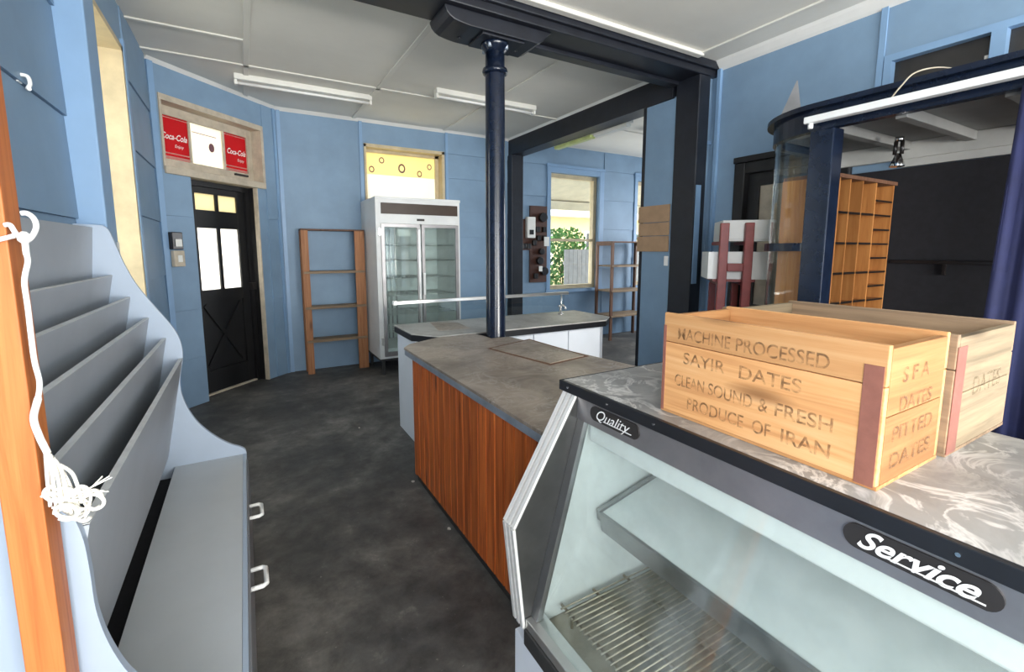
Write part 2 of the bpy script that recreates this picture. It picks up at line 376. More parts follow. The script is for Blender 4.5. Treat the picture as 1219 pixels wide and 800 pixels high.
def wall(name, label, pieces, mat='blue', xf=None):
    r = sroot(name, label=label)
    b = B()
    for p in pieces: b.box(*p)
    b.build('wall_core', mat, r, xf=xf); return r
def boards(root, fn, zs, mat='blue', xf=None):
    """lapped sheets: each stands proud, its lower edge further out"""
    for z0, z1 in zip(zs[:-1], zs[1:]):
        B().hexa(fn(z0 + 0.004, 0.016), fn(z1, 0.006)).build('wall_board', mat, root, xf=xf)
# left wall with the deep cream window
wl = wall('wall_left', 'blue boarded wall behind the magazine rack', [(-1.0, XL, YR, -2.55, 0, ZC), (-1.0, XL, -2.55, -0.55, 0, 0.9), (-1.0, XL, -2.55, -0.55, 2.6, ZC), (-1.0, XL, -0.55, 3.25, 0, ZC), (-1.0, XL, 3.93, 4.9, 0, ZC), (-1.0, XL, 3.25, 3.93, 0, 1.0), (-1.0, XL, 3.25, 3.93, 2.72, ZC)])
ZS = [0.0, 0.32, 0.74, 1.16, 1.575, 1.99, 2.41, 2.83, ZC]
boards(wl, lambda z, p: [(XL, -0.45, z), (XL + p, -0.45, z), (XL + p, 2.6, z), (XL, 2.6, z)], ZS)
ZS2 = [0.0, 0.33, 0.78, 1.23, 1.68, 2.12, 2.57, ZC]
boards(wl, lambda z, p: [(XL, 2.75, z), (XL + p, 2.75, z), (XL + p, 3.20, z), (XL, 3.20, z)], ZS2)
boards(wl, lambda z, p: [(XL, 4.02, z), (XL + p, 4.02, z), (XL + p, 4.88, z), (XL, 4.88, z)], ZS2)
bx('pilaster', 'blue_trim', wl, XL, -0.505, 2.60, 2.75, 0, ZC, bevel=0.006)
w1 = sroot('window_1', (XL, 3.59, 1.0), 'deep cream-painted window reveal in the left wall')
bx('reveal', 'cream', w1, -0.99, XL + 0.012, 3.925, 3.965, 1.0, 2.75)
bx('reveal', 'cream', w1, -0.99, XL + 0.012, 3.215, 3.255, 1.0, 2.75)
bx('reveal', 'cream', w1, -0.99, XL + 0.012, 3.215, 3.965, 2.715, 2.75)
bx('window_sill', 'cream', w1, -0.99, XL + 0.05, 3.20, 3.98, 0.97, 1.0)
bx('window_frame', 'cream', w1, -0.96, -0.92, 3.255, 3.925, 1.80, 1.85)
bx('pane', 'glass', w1, -0.945, -0.94, 3.255, 3.925, 1.0, 2.715)
bx('architrave', 'blue_trim', w1, XL, XL + 0.02, 3.965, 4.02, 0.95, 2.80)
bx('architrave', 'blue_trim', w1, XL, XL + 0.02, 3.20, 3.235, 0.95, 2.80)

# chamfered wall with door and transom (local s, outward y)
TH = 0.22
ws = wall('wall_corner', 'blue angled corner wall around the black door', [(0, 0.33, 0, TH, 0, 2.13), (1.10, CL, 0, TH, 0, 2.13), (0, 0.10, 0, TH, 2.13, ZC), (1.195, CL, 0, TH, 2.13, ZC), (0.10, 1.195, 0, TH, 2.725, ZC)], xf=CH)
ZS3 = [0.0, 0.45, 0.9, 1.33, 1.74, 2.13]
boards(ws, lambda z, p: [(0.0, 0, z), (0.0, -p, z), (0.315, -p, z), (0.315, 0, z)], ZS3, xf=CH)
boards(ws, lambda z, p: [(1.215, 0, z), (1.215, -p, z), (1.36, -p, z), (1.36, 0, z)], [0.0, 0.9, 1.78, ZC - 0.03], xf=CH)
bx('cover_strip', 'blue_trim', ws, 1.365, 1.40, -0.02, 0, 0, ZC - 0.03, xf=CH)
bx('cover_strip', 'blue_trim', ws, 0.0, 0.05, -0.026, 0, 0, ZC - 0.03, xf=CH)
DD = 0.139                    # door plane is set back this far
d1 = sroot('door_1', tuple(CH @ Vector((0.71, DD, 0))), 'black half-glazed street door with cross brace', rotz=math.radians(45))
bx('door_frame', 'door_black', d1, 0.335, 0.385, DD - 0.03, DD + 0.06, 0, 2.10, xf=CH)
bx('door_frame', 'door_black', d1, 1.045, 1.085, DD - 0.03, DD + 0.06, 0, 2.10, xf=CH)
bx('door_frame', 'door_black', d1, 0.335, 1.085, DD - 0.034, DD + 0.06, 2.1005, 2.13, xf=CH); bx('door_frame', 'door_black', d1, 0.3855, 1.0445, DD - 0.03, DD + 0.06, 2.0505, 2.10, xf=CH)
bx('architrave', 'cream_pale', d1, 1.085, 1.10, -0.004, 0.045, 0, 2.12, xf=CH); bx('door_frame', 'door_black', d1, 1.0855, 1.10, 0.0455, DD + 0.04, 0, 2.12, xf=CH)
for a in ((0.385, 0.475), (0.955, 1.045)): bx('stile', 'door_black', d1, a[0], a[1], DD, DD + 0.045, 0.02, 2.05, bevel=0.003, xf=CH)
for z in ((0.02, 0.24), (0.93, 1.05), (1.66, 1.83), (1.99, 2.05)): bx('rail', 'door_black', d1, 0.475, 0.955, DD + 0.002, DD + 0.043, z[0], z[1], xf=CH)
bx('muntin', 'door_black', d1, 0.70, 0.735, DD + 0.004, DD + 0.04, 1.05, 1.99, xf=CH)
bx('door_panel', 'door_black', d1, 0.475, 0.955, DD + 0.022, DD + 0.035, 0.24, 0.93, xf=CH)
for (a, z0, b_, z1) in ((0.50, 0.28, 0.93, 0.90), (0.50, 0.90, 0.93, 0.28)):
    dx, dz = b_ - a, z1 - z0; L = math.hypot(dx, dz); nx, nz = -dz / L * 0.02, dx / L * 0.02
    B().py([(a - nx, z0 - nz), (b_ - nx, z1 - nz), (b_ + nx, z1 + nz), (a + nx, z0 + nz)], DD + 0.006, DD + 0.024).build('cross_brace', 'door_black', d1, xf=CH)
for s0, s1 in ((0.475, 0.70), (0.735, 0.955)):
    for z0, z1 in ((1.05, 1.66), (1.83, 1.99)):
        bx('pane', 'film_white' if z0 < 1.5 else 'outdoor_cream', d1, s0, s1, DD + 0.02, DD + 0.025, z0, z1, xf=CH)  # white and cream pane colours stand in for the overexposed outdoors
bx('lock', 'bakelite', d1, 1.03, 1.10, DD - 0.06, DD, 1.02, 1.09, bevel=0.004, xf=CH)
bx('threshold', 'cream_pale', d1, 0.34, 1.08, DD - 0.02, DD + 0.06, 0, 0.015, xf=CH)
# transom
w2 = sroot('window_2', tuple(CH @ Vector((0.65, 0.14, 2.13))), 'cream transom window over the black door', rotz=math.radians(45))
bx('reveal', 'cream_pale', w2, 1.182, 1.215, -0.012, TH, 2.11, 2.76, xf=CH)
bx('reveal', 'cream_pale', w2, 0.085, 0.105, -0.012, TH, 2.11, 2.76, xf=CH)
bx('reveal', 'cream_pale', w2, 0.085, 1.215, -0.012, TH, 2.71, 2.76, xf=CH)
bx('window_sill', 'cream_pale', w2, 0.085, 1.20, -0.03, TH, 2.10, 2.165, bevel=0.006, xf=CH)
for a in ((0.105, 0.165), (1.12, 1.182)): bx('window_frame', 'cream_pale', w2, a[0], a[1], 0.12, 0.16, 2.165, 2.71, xf=CH)
for z in ((2.165, 2.255), (2.63, 2.71)): bx('window_frame', 'cream_pale', w2, 0.165, 1.12, 0.12, 0.16, z[0], z[1], xf=CH)
for a in (0.455, 0.825): bx('muntin', 'cream_pale', w2, a, a + 0.022, 0.125, 0.155, 2.255, 2.63, xf=CH)
bx('pane', 'film_pale', w2, 0.477, 0.825, 0.140, 0.145, 2.255, 2.63, xf=CH)
bx('catch', 'bakelite', w2, 0.93, 1.09, 0.09, 0.12, 2.215, 2.235, bevel=0.004, xf=CH)
for n, (s0, s1) in enumerate(((0.165, 0.455), (0.847, 1.12))):
    p = bx('advert_pane', 'film_red', w2, s0, s1, 0.136, 0.14, 2.255, 2.63, xf=CH)
    bx('white_band', 'film_white', w2, s0, s1, 0.132, 0.1355, 2.262, 2.282, xf=CH)
    bx('white_band', 'film_white', w2, s0, s1, 0.132, 0.1355, 2.302, 2.312, xf=CH)
    bx('white_band', 'film_white', w2, s0, s1, 0.132, 0.1355, 2.612, 2.618, xf=CH)
    text('lettering', 'Coca-Cola', 'letter_white', w2, 0.075, CH @ Vector((s0 + 0.03, 0.131, 2.43)), e1, (0, 0, 1), shear=0.35, bold=0.0012, width=(s1 - s0) * 0.84)
    text('lettering', 'Enjoy', 'letter_white', w2, 0.04, CH @ Vector((s0 + 0.15, 0.131, 2.365)), e1, (0, 0, 1), shear=0.2, width=0.085)
B().py([(0.70 + 0.03 * math.cos(t * math.pi / 8), 2.44 + 0.042 * math.sin(t * math.pi / 8)) for t in range(16)], 0.134, 0.138).build('round_sticker', 'film_mauve', w2, xf=CH)
bx('sticker_line', 'film_mauve', w2, 0.50, 0.76, 0.134, 0.138, 2.545, 2.551, xf=CH)

# back wall
wb = wall('wall_back', 'blue back wall behind the fridge and the side room', [
    (0.30, 1.36, YB, 6.1, 0, ZC), (1.36, 2.39, YB, 6.1, 0, 2.02), (1.36, 2.39, YB, 6.1, 2.72, ZC), (2.39, 4.13, YB, 6.1, 0, ZC),
    (4.13, 5.10, YB, 6.1, 0, 0.82), (4.13, 5.10, YB, 6.1, 2.62, ZC), (5.10, 5.95, YB, 6.1, 0, ZC), (5.95, 6.9, YB, 6.1, 0, 0.82), (5.95, 6.9, YB, 6.1, 2.62, ZC), (6.9, 7.3, YB, 6.1, 0, ZC)])
bx('cover_strip', 'blue_trim', wb, 1.295, 1.335, YB - 0.018, YB, 0, ZC - 0.03)
bx('cover_strip', 'blue_trim', wb, 2.415, 2.45, YB - 0.018, YB, 0, ZC - 0.03)
bx('cover_strip', 'blue_trim', wb, 0.40, 0.44, YB - 0.02, YB, 0, ZC - 0.03)
boards(wb, lambda z, p: [(2.45, YB, z), (2.45, YB - p, z), (3.37, YB - p, z), (3.37, YB, z)], [0, 0.22, 0.67, 1.15, 1.62, 1.96, 2.40, 2.72, ZC - 0.03])
boards(wb, lambda z, p: [(3.57, YB, z), (3.57, YB - p, z), (4.06, YB - p, z), (4.06, YB, z)], [0, 0.40, 0.78, 1.3, 1.78, 2.25, 2.72, ZC])
boards(wb, lambda z, p: [(5.20, YB, z), (5.20, YB - p, z), (5.88, YB - p, z), (5.88, YB, z)], [0, 0.40, 0.78, 1.3, 1.78, 2.25, 2.72, ZC])
# window above the fridge
w3 = sroot('window_3', (1.87, 6.0, 2.02), 'cream window above the fridge with yellow printed film')
bx('reveal', 'cream', w3, 2.365, 2.40, YB - 0.015, 6.1, 2.02, 2.735)
bx('reveal', 'cream', w3, 1.35, 1.375, YB - 0.015, 6.1, 2.02, 2.735)
bx('reveal', 'cream', w3, 1.35, 2.40, YB - 0.015, 6.1, 2.70, 2.74)
for a in ((1.375, 1.405), (2.315, 2.365)): bx('window_frame', 'cream', w3, a[0], a[1], 6.02, 6.06, 2.02, 2.70)
bx('window_frame', 'cream', w3, 1.375, 2.365, 6.02, 6.06, 2.665, 2.70)
bx('printed_film', 'film_yellow', w3, 1.405, 2.315, 6.035, 6.038, 2.40, 2.665)
bx('printed_film', 'film_pale', w3, 1.405, 2.315, 6.035, 6.038, 2.02, 2.40)
for (x, z, rx, rz) in ((1.47, 2.46, .035, .042), (1.60, 2.58, .035, .04), (1.86, 2.50, .048, .06), (2.10, 2.45, .035, .042), (2.24, 2.55, .033, .04)):
    ring = B(); N = 16
    o = [(x + rx * math.cos(2 * math.pi * k / N), z + rz * math.sin(2 * math.pi * k / N)) for k in range(N)]
    i_ = [(x + rx * .62 * math.cos(2 * math.pi * k / N), z + rz * .62 * math.sin(2 * math.pi * k / N)) for k in range(N)]
    ring.add([(a, 6.033, b) for a, b in o + i_], [(k, (k + 1) % N, N + (k + 1) % N, N + k) for k in range(N)])
    ring.add([(a, 6.0345, b) for a, b in o + i_], [(k, N + k, N + (k + 1) % N, (k + 1) % N) for k in range(N)])
    ring.build('printed_ring', 'film_mauve', w3)
# side room sash windows
for n, (x0, x1) in enumerate(((4.13, 5.10), (5.95, 6.9))):
    w = sroot('window_%d' % (4 + n), ((x0 + x1) / 2, 6.0, 0.82), 'sash window of the side room, blue architrave')
    for a in ((x0 - 0.07, x0), (x1, x1 + 0.09)): bx('architrave', 'blue_trim', w, a[0], a[1], YB - 0.03, YB, 0.8205, 2.70, bevel=0.004)
    bx('architrave', 'blue_trim', w, x0 - 0.08, x1 + 0.10, YB - 0.036, YB, 2.701, 2.745)
    bx('architrave', 'blue_trim', w, x0 + 0.0005, x1 - 0.0005, YB - 0.028, YB, 2.62, 2.70)
    bx('window_sill', 'blue_trim', w, x0 - 0.09, x1 + 0.11, YB - 0.05, 6.1, 0.77, 0.82)
    for a in ((x0, x0 + 0.04), (x1 - 0.06, x1)): bx('window_frame', 'cream', w, a[0], a[1], 5.96, 6.05, 0.82, 2.62)
    bx('window_frame', 'cream', w, x0 + 0.04, x1 - 0.06, 5.96, 6.05, 2.56, 2.62)
    bx('window_frame', 'cream', w, x0 + 0.04, x1 - 0.06, 5.96, 6.05, 0.82, 0.88)
    bx('meeting_rail', 'cream', w, x0 + 0.04, x1 - 0.06, 5.97, 6.04, 1.58, 1.62)
    bx('pane', 'glass', w, x0 + 0.04, x1 - 0.06, 6.0, 6.005, 0.88, 1.58)
    bx('pane', 'glass', w, x0 + 0.04, x1 - 0.06, 6.02, 6.025, 1.62, 2.56)

# right wall, stub walls, side room, street wall
wr = wall('wall_right', 'smooth blue sheeted right wall', [
    (XR, XR + 0.15, YR, 0.2, 0, ZC), (XR, XR + 0.15, 0.2, 1.47, 2.66, ZC), (XR, XR + 0.15, 0.2, 1.47, 0, 2.27), (XR, XR + 0.15, 1.47, 1.60, 0, ZC),
    (XR, XR + 0.15, 1.60, 2.44, 2.14, ZC), (XR, XR + 0.15, 2.44, 2.72, 0, ZC)])
bx('cover_strip', 'blue_trim', wr, XR - 0.012, XR, 1.475, 1.51, 2.0, ZC - 0.06)
bx('cover_strip', 'blue_trim', wr, XR - 0.03, XR, 2.63, 2.66, 0, ZC - 0.06)
w6 = sroot('window_6', (XR, 0.9, 2.27), 'dark transom window high in the right wall')
bx('window_frame', 'blue_trim', w6, XR - 0.015, XR + 0.06, 0.2, 1.47, 2.62, 2.66)
bx('window_frame', 'blue_trim', w6, XR - 0.015, XR + 0.06, 1.43, 1.47, 2.27, 2.62)
bx('mullion', 'blue_trim', w6, XR - 0.02, XR + 0.06, 0.925, 0.985, 2.27, 2.62)
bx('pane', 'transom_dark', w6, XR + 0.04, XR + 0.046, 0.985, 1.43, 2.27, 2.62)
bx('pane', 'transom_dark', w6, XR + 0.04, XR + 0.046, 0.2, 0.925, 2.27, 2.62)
bx('catch', 'white_trim', w6, XR + 0.01, XR + 0.04, 0.995, 1.01, 2.45, 2.51)
d2 = sroot('door_2', (XR, 2.0, 0), 'dark-framed door in the right wall')
for a in ((2.36, 2.45), (1.60, 1.69)): bx('door_frame', 'door_black', d2, XR - 0.03, XR + 0.12, a[0], a[1], 0, 2.15, bevel=0.006)
bx('door_frame', 'door_black', d2, XR - 0.036, XR + 0.12, 1.59, 2.46, 2.151, 2.20, bevel=0.006); bx('door_frame', 'door_black', d2, XR - 0.025, XR + 0.12, 1.691, 2.359, 2.061, 2.15, bevel=0.006)
bx('stile', 'door_black', d2, XR + 0.03, XR + 0.07, 2.26, 2.36, 0.01, 2.06)
bx('stile', 'door_black', d2, XR + 0.03, XR + 0.07, 1.69, 1.79, 0.01, 2.06)
bx('rail', 'door_black', d2, XR + 0.03, XR + 0.07, 1.79, 2.26, 1.96, 2.06)
bx('rail', 'door_black', d2, XR + 0.03, XR + 0.07, 1.79, 2.26, 0.01, 1.0)
bx('pane', 'cream_pale', d2, XR + 0.045, XR + 0.055, 1.79, 2.26, 1.0, 1.96)
wt = wall('wall_stub', 'blue sheeted wall stub beside the black post', [(3.42, 3.52, 2.93, 3.29, 0, 2.80), (3.42, 7.0, 2.72, 2.86, 0, ZC)])
bx('stub_sheet', 'blue', wt, 3.395, 3.42, 2.93, 3.27, 0, 2.78, bevel=0.002)
bx('jamb', 'beam_black', wt, 3.40, 3.53, 3.275, 3.315, 0, 2.80)
bx('cover_strip', 'blue_trim', wt, 3.535, 3.60, 2.705, 2.72, 2.36, 2.385)
wall('wall_side', 'blue wall at the far end of the side room', [(7.0, 7.2, 2.7, 3.7, 0, ZC), (7.0, 7.2, 5.1, 5.95, 0, ZC), (7.0, 7.2, 3.7, 5.1, 0, 0.85), (7.0, 7.2, 3.7, 5.1, 2.6, ZC)])
wall('wall_street', 'blue street wall with two shop-front windows', [(-1.0, -0.45, YR - 0.15, YR, 0, ZC), (-0.45, 3.5, YR - 0.15, YR, 0, 0.6), (-0.45, 3.5, YR - 0.15, YR, 2.85, ZC), (1.5, 1.7, YR - 0.15, YR, 0.6, 2.85), (3.5, 3.75, YR - 0.15, YR, 0, ZC)])

# beams and posts
bm_ = sroot('trim_1', (1.5, 2.8, 2.9), 'black painted main beam crossing the ceiling')
bx('beam', 'beam_black', bm_, XL, XR, 2.68, 2.97, 2.905, ZC, bevel=0.008)
bx('beam_moulding', 'beam_black', bm_, 1.0, XR - 0.01, 2.65, 2.70, 2.955, ZC, bevel=0.008)
bx('beam_moulding', 'beam_black', bm_, 1.7, 3.40, 2.90, 3.00, 2.875, 2.91, bevel=0.008)
b2 = sroot('trim_2', (3.5, 4.4, 2.78), 'black painted side beam running to the back wall')
bx('beam', 'beam_black', b2, 3.39, 3.60, 2.97, YB, 2.785, ZC, bevel=0.006)
p1 = sroot('trim_3', (3.46, 2.82, 0), 'black post under the joint of the two beams')
bx('post', 'beam_black', p1, 3.385, 3.525, 2.685, 2.925, 0, 2.905, bevel=0.008)
bx('post_strip', 'blue_trim', p1, 3.4, 3.46, 2.677, 2.685, 1.15, 2.0)
p2 = sroot('trim_4', (3.46, 5.83, 0), 'black post of the side beam against the back wall')
bx('post', 'beam_black', p2, 3.37, 3.56, 5.76, YB, 0, 2.785, bevel=0.006)

# ================================================================== COLUMN
c1 = thing('iron_column', 'dark navy cast-iron column with collar rising behind the timber counter', 'column', (1.535, 2.85, 0))
B().lathe(1.535, 2.85, [(0.105, 0), (0.105, 0.05), (0.078, 0.09), (0.071, 0.12), (0.066, 2.60), (0.064, 2.75)], 28).build('shaft', 'navy_gloss', c1)
B().lathe(1.535, 2.85, [(0.066, 2.61), (0.082, 2.615), (0.086, 2.63), (0.082, 2.645), (0.066, 2.65)], 28).build('collar', 'navy_gloss', c1)
B().lathe(1.535, 2.85, [(0.062, 2.74), (0.07, 2.755), (0.088, 2.775), (0.095, 2.79), (0.095, 2.80)], 28).build('capital', 'navy_gloss', c1)
bx('cap_plate', 'beam_black', c1, 1.39, 1.70, 2.74, 2.96, 2.80, 2.815, bevel=0.004)
for a in (0.6, 2.2, 3.8, 5.4):
    B().tube([(1.535 + .082 * math.cos(a), 2.85 + .082 * math.sin(a), 2.76), (1.535 + .082 * math.cos(a), 2.85 + .082 * math.sin(a), 2.80)], 0.012, 8).build('bolt', 'edge_metal', c1)
cb = thing('timber_corbel', 'black shaped timber bolster block between column and main beam', 'corbel', (1.53, 2.83, 2.815))
prof = [(1.13, 2.905), (1.13, 2.89), (1.14, 2.865), (1.16, 2.845), (1.19, 2.83), (1.25, 2.82), (1.30, 2.815), (1.79, 2.815), (1.83, 2.835), (1.86, 2.87), (1.905, 2.905)]
B().py(prof, 2.72, 2.985).build('block', 'beam_black', cb, 0.006)
for a, b_ in ((1.30, 2.9), (1.72, 2.9)): B().lathe(a, b_, [(0.014, 2.805), (0.014, 2.815)], 8).build('bolt_head', 'beam_black', cb)

# ================================================================== FLUORESCENT FITTINGS
def fluoro(label, c, L, group):
    t = thing('fluorescent_light', label, 'light', (c[0], c[1], c[2]), 0, group)
    x0, x1, y, z = c[0] - L / 2, c[0] + L / 2, c[1], c[2]
    bx('housing', 'tube_white', t, x0, x1, y - 0.045, y + 0.045, z - 0.05, z, bevel=0.006)
    for x in (x0 + 0.012, x1 - 0.012): bx('lamp_holder', 'tube_white', t, x - 0.012, x + 0.012, y - 0.03, y + 0.03, z - 0.092, z - 0.05, bevel=0.003)
    B().tube([(x0 + 0.02, y, z - 0.072), (x1 - 0.02, y, z - 0.072)], 0.013, 12).build('tube', 'plastic_white', t)
    return t
fluoro('white unlit fluorescent batten on the ceiling near the angled door wall', (0.63, 5.00, ZC), 1.22, 'ceiling fluorescents')
fluoro('white unlit fluorescent batten on the ceiling behind the iron column', (2.31, 4.45, ZC), 1.16, 'ceiling fluorescents')
t = thing('fluorescent_light', 'yellow-green and white strip fitting along the side of the side beam', 'light', (3.66, 4.5, 2.79))  # strip on the beam built as a fitting, coloured yellow-green and white
bx('housing', 'tube_white', t, 3.602, 3.70, 3.75, 5.1, 2.79, 2.83, bevel=0.006)
bx('beam_strip', 'beam_strip', t, 3.61, 3.69, 4.35, 5.08, 2.75, 2.79, bevel=0.01)
bx('beam_strip', 'tube_white', t, 3.61, 3.69, 3.77, 4.30, 2.75, 2.79, bevel=0.01)
t = thing('ceiling_lamp', 'small round brass ceiling lamp in the side room', 'lamp', (4.9, 4.5, 2.8))
B().lathe(4.9, 4.5, [(0.05, ZC), (0.05, 2.99), (0.018, 2.985), (0.018, 2.93)], 16).build('ceiling_rose', 'brass', t)
B().lathe(4.9, 4.5, [(0.02, 2.93), (0.06, 2.915), (0.10, 2.87), (0.09, 2.83), (0.04, 2.80)], 20).build('lamp_shade', 'cream_pale', t)

# ------------------------------------------------------------------ pixel -> point on a plane (for small irregular shapes)
_f = Vector((math.sin(HEAD), math.cos(HEAD), 0)); _r = Vector((math.cos(HEAD), -math.sin(HEAD), 0)); _z = Vector((0, 0, 1))
_F = _f * math.cos(PITCH) - _z * math.sin(PITCH); _U = _f * math.sin(PITCH) + _z * math.cos(PITCH)
def at(x, y, axis, v):
    d = _F + _r * ((x - CX) / F) + _U * ((CY - y) / F); c = Vector((0, 0, EYE))
    return c + d * ((v - c[axis]) / d[axis])

# ================================================================== MAGAZINE RACK with bench
Y0, Y1 = 1.03, 2.53
t = thing('magazine_rack', 'stepped grey and pale blue magazine rack with bench and drawers along the left wall', 'rack', (-0.33, 1.8, 0))
prof = [(-0.595, 0), (-0.595, 1.555), (-0.505, 1.55), (-0.485, 1.53), (-0.468, 1.47), (-0.445, 1.385), (-0.41, 1.295), (-0.356, 1.20), (-0.305, 1.115), (-0.28, 1.055), (-0.271, 1.0), (-0.273, 0.95),
        (-0.283, 0.90), (-0.290, 0.85), (-0.288, 0.79), (-0.272, 0.725), (-0.245, 0.66), (-0.205, 0.60), (-0.155, 0.545), (-0.11, 0.508), (-0.075, 0.488), (-0.055, 0.47), (-0.05, 0.45), (-0.05, 0)]
def smooth2(pts, n=5):
    out = []
    for i in range(len(pts) - 1):
        p0, p1, p2, p3 = pts[max(i - 1, 0)], pts[i], pts[i + 1], pts[min(i + 2, len(pts) - 1)]
        for k in range(n):
            u = k / n
            out.append(tuple(0.5 * (2 * p1[c] + (p2[c] - p0[c]) * u + (2 * p0[c] - 5 * p1[c] + 4 * p2[c] - p3[c]) * u * u + (3 * p1[c] - p0[c] - 3 * p2[c] + p3[c]) * u ** 3) for c in (0, 1)))
    return out + [pts[-1]]
near = [(-0.595, 0), (-0.595, 1.555), (-0.515, 1.55), (-0.50, 1.53), (-0.485, 1.43), (-0.445, 1.285), (-0.39, 1.18), (-0.335, 1.085), (-0.300, 1.02), (-0.281, 0.95), (-0.276, 0.88), (-0.274, 0.80), (-0.262, 0.725),
        (-0.238, 0.65), (-0.205, 0.60), (-0.155, 0.545), (-0.11, 0.508), (-0.075, 0.488), (-0.055, 0.47), (-0.05, 0.45), (-0.05, 0)]
for pr, a, b_ in ((prof, Y1 - 0.018, Y1), (near, Y0, Y0 + 0.018)):
    pr = pr[:2] + smooth2(pr[2:-1]) + pr[-1:]
    B().py(pr, a, b_).build('side_panel', 'pale_blue_laminate', t)
def tilt(xt, zt, xb, zb, th, ya, yb):   # raked board given by its front top and front bottom edges
    b = B(); b.hexa([(xb - th, ya, zb), (xb, ya, zb), (xb, yb, zb), (xb - th, yb, zb)], [(xt - th, ya, zt), (xt, ya, zt), (xt, yb, zt), (xt - th, yb, zt)]); return b
ya, yb = Y0 + 0.0185, Y1 - 0.0185
tilt(-0.535, 1.54, -0.575, 1.10, 0.014, ya, yb).build('back_panel', 'grey_laminate', t)
for xt, zt, zb in ((-0.488, 1.341, 1.06), (-0.436, 1.246, 0.96), (-0.380, 1.152, 0.86), (-0.326, 1.055, 0.76), (-0.273, 0.957, 0.50)):
    xb = xt - (zt - zb) * 0.19
    s = tilt(xt, zt, xb, zb, 0.014, ya, yb).build('shelf_slat', 'grey_laminate', t)
    tilt(xt + 0.0004, zt + 0.0012, xt - 0.0004, zt - 0.002, 0.015, ya, yb).build('edge_strip', 'edge_grey', s)
bx('bench_top', 'bench_grey', t, -0.338, -0.066, ya, yb, 0.432, 0.45)
bx('bench_edging', 'pale_blue_laminate', t, -0.0655, -0.052, ya, yb, 0.430, 0.4505, bevel=0.001)
bx('base', 'board_black_gap_shade', t, -0.58, -0.075, ya, yb, 0.0, 0.40)  # shade of the gap behind the bench put into the colour
for a, b_, hy in ((1.06, 1.80, 1.62), (1.81, 2.50, 2.07)):
    d = bx('drawer', 'drawer_grey', t, -0.074, -0.046, a, b_, 0.10, 0.422, bevel=0.003)
    h = [(-0.048, hy - 0.05, 0.37), (-0.012, hy - 0.05, 0.37), (-0.002, hy - 0.042, 0.37), (-0.002, hy + 0.042, 0.37), (-0.012, hy + 0.05, 0.37), (-0.048, hy + 0.05, 0.37)]
    B().tube(h, 0.0075, 8).build('handle', 'plastic_white', d)['label'] = 'white plastic handle'
bx('paper', 'tag_white', None, XL + 0.0205, XL + 0.024, 3.15, 3.24, 1.41, 1.49)
tag(D.objects['paper'], 'small white paper pinned to the left wall by the cream window', 'paper')

# ================================================================== TIMBER UPRIGHT AND CORD
t = tag(B().box(-0.347, -0.300, 0.955, 1.012, 0, 2.45).build('timber_upright', 'timber_orange', None, 0.002), 'rough orange pine upright standing at the end of the magazine rack', 'timber')
t = thing('cord_tangle', 'white plastic cord tied round the pine upright with a frayed tangle', 'cord', tuple(at(33, 300, 1, 0.94)))
P = lambda pts, y=0.94: [tuple(at(px, py, 1, y)) for px, py in pts]
def smooth(pts, n=6):
    out = []; Q = [Vector(p) for p in pts]
    for i in range(len(Q) - 1):
        p0, p1, p2, p3 = Q[max(i - 1, 0)], Q[i], Q[i + 1], Q[min(i + 2, len(Q) - 1)]
        for k in range(n):
            u = k / n
            out.append(0.5 * ((2 * p1) + (p2 - p0) * u + (2 * p0 - 5 * p1 + 4 * p2 - p3) * u * u + (3 * p1 - p0 - 3 * p2 + p3) * u ** 3))
    out.append(Q[-1]); return out
B().tube(smooth(P([(25, 254), (32, 254), (40, 260), (43, 271), (37, 283), (29, 288)])), 0.0036, 8).build('hook', 'plastic_cord', t)
B().tube(smooth(P([(5, 268), (12, 268), (19, 278), (28, 284)])), 0.0034, 8).build('loop', 'plastic_cord', t)
wrap = [(-0.288, 0.942, 1.470), (-0.315, 0.949, 1.462), (-0.352, 0.950, 1.456), (-0.353, 0.985, 1.457), (-0.352, 1.017, 1.459), (-0.32, 1.018, 1.463), (-0.295, 1.017, 1.468), (-0.294, 0.985, 1.470), (-0.290, 0.948, 1.471)]
B().tube(smooth(wrap), 0.0036, 8).build('wrap', 'plastic_cord', t)
B().tube(smooth(P([(29, 280), (31, 300), (33, 312), (29, 335), (33, 365), (37, 400), (41, 430), (47, 455), (45, 475), (40, 498), (47, 520), (57, 540)])), [0.004] * 8 + [0.0036] * 40 + [0.0048] * 19, 8).build('cord', 'plastic_cord', t)
B().lathe(*at(29, 284, 1, 0.94)[:2], [(0.003, 1.458), (0.008, 1.463), (0.0085, 1.47), (0.003, 1.476)], 10).build('knot', 'plastic_cord', t)
rnd = random.Random(3)
for k in range(10):
    a = (54 + k * 1.8, 535 + k * 2); m1 = (58 + k * 3 + rnd.uniform(-3, 3), 570 + rnd.uniform(-6, 6)); e = (60 + k * 4.2, 604 + rnd.uniform(-8, 10))
    B().tube(smooth(P([a, m1, e], 0.938 + rnd.uniform(-.008, .006))), 0.0026, 6).build('strand', 'cotton', t)
for k in range(15):
    cx, cy = 78 + rnd.uniform(-18, 34), 600 + rnd.uniform(-14, 12); rx, ry = rnd.uniform(8, 17), rnd.uniform(7, 14)
    a0 = rnd.uniform(0, 6); pts = [(cx + rx * math.cos(a0 + j * 0.7), cy + ry * math.sin(a0 + j * 0.7)) for j in range(rnd.choice((7, 8, 9)))]
    B().tube(smooth(P(pts, 0.938 + rnd.uniform(-.012, .010)), 4), rnd.choice((0.0016, 0.0022, 0.003)), 6).build('tangle_loop', 'cotton', t)
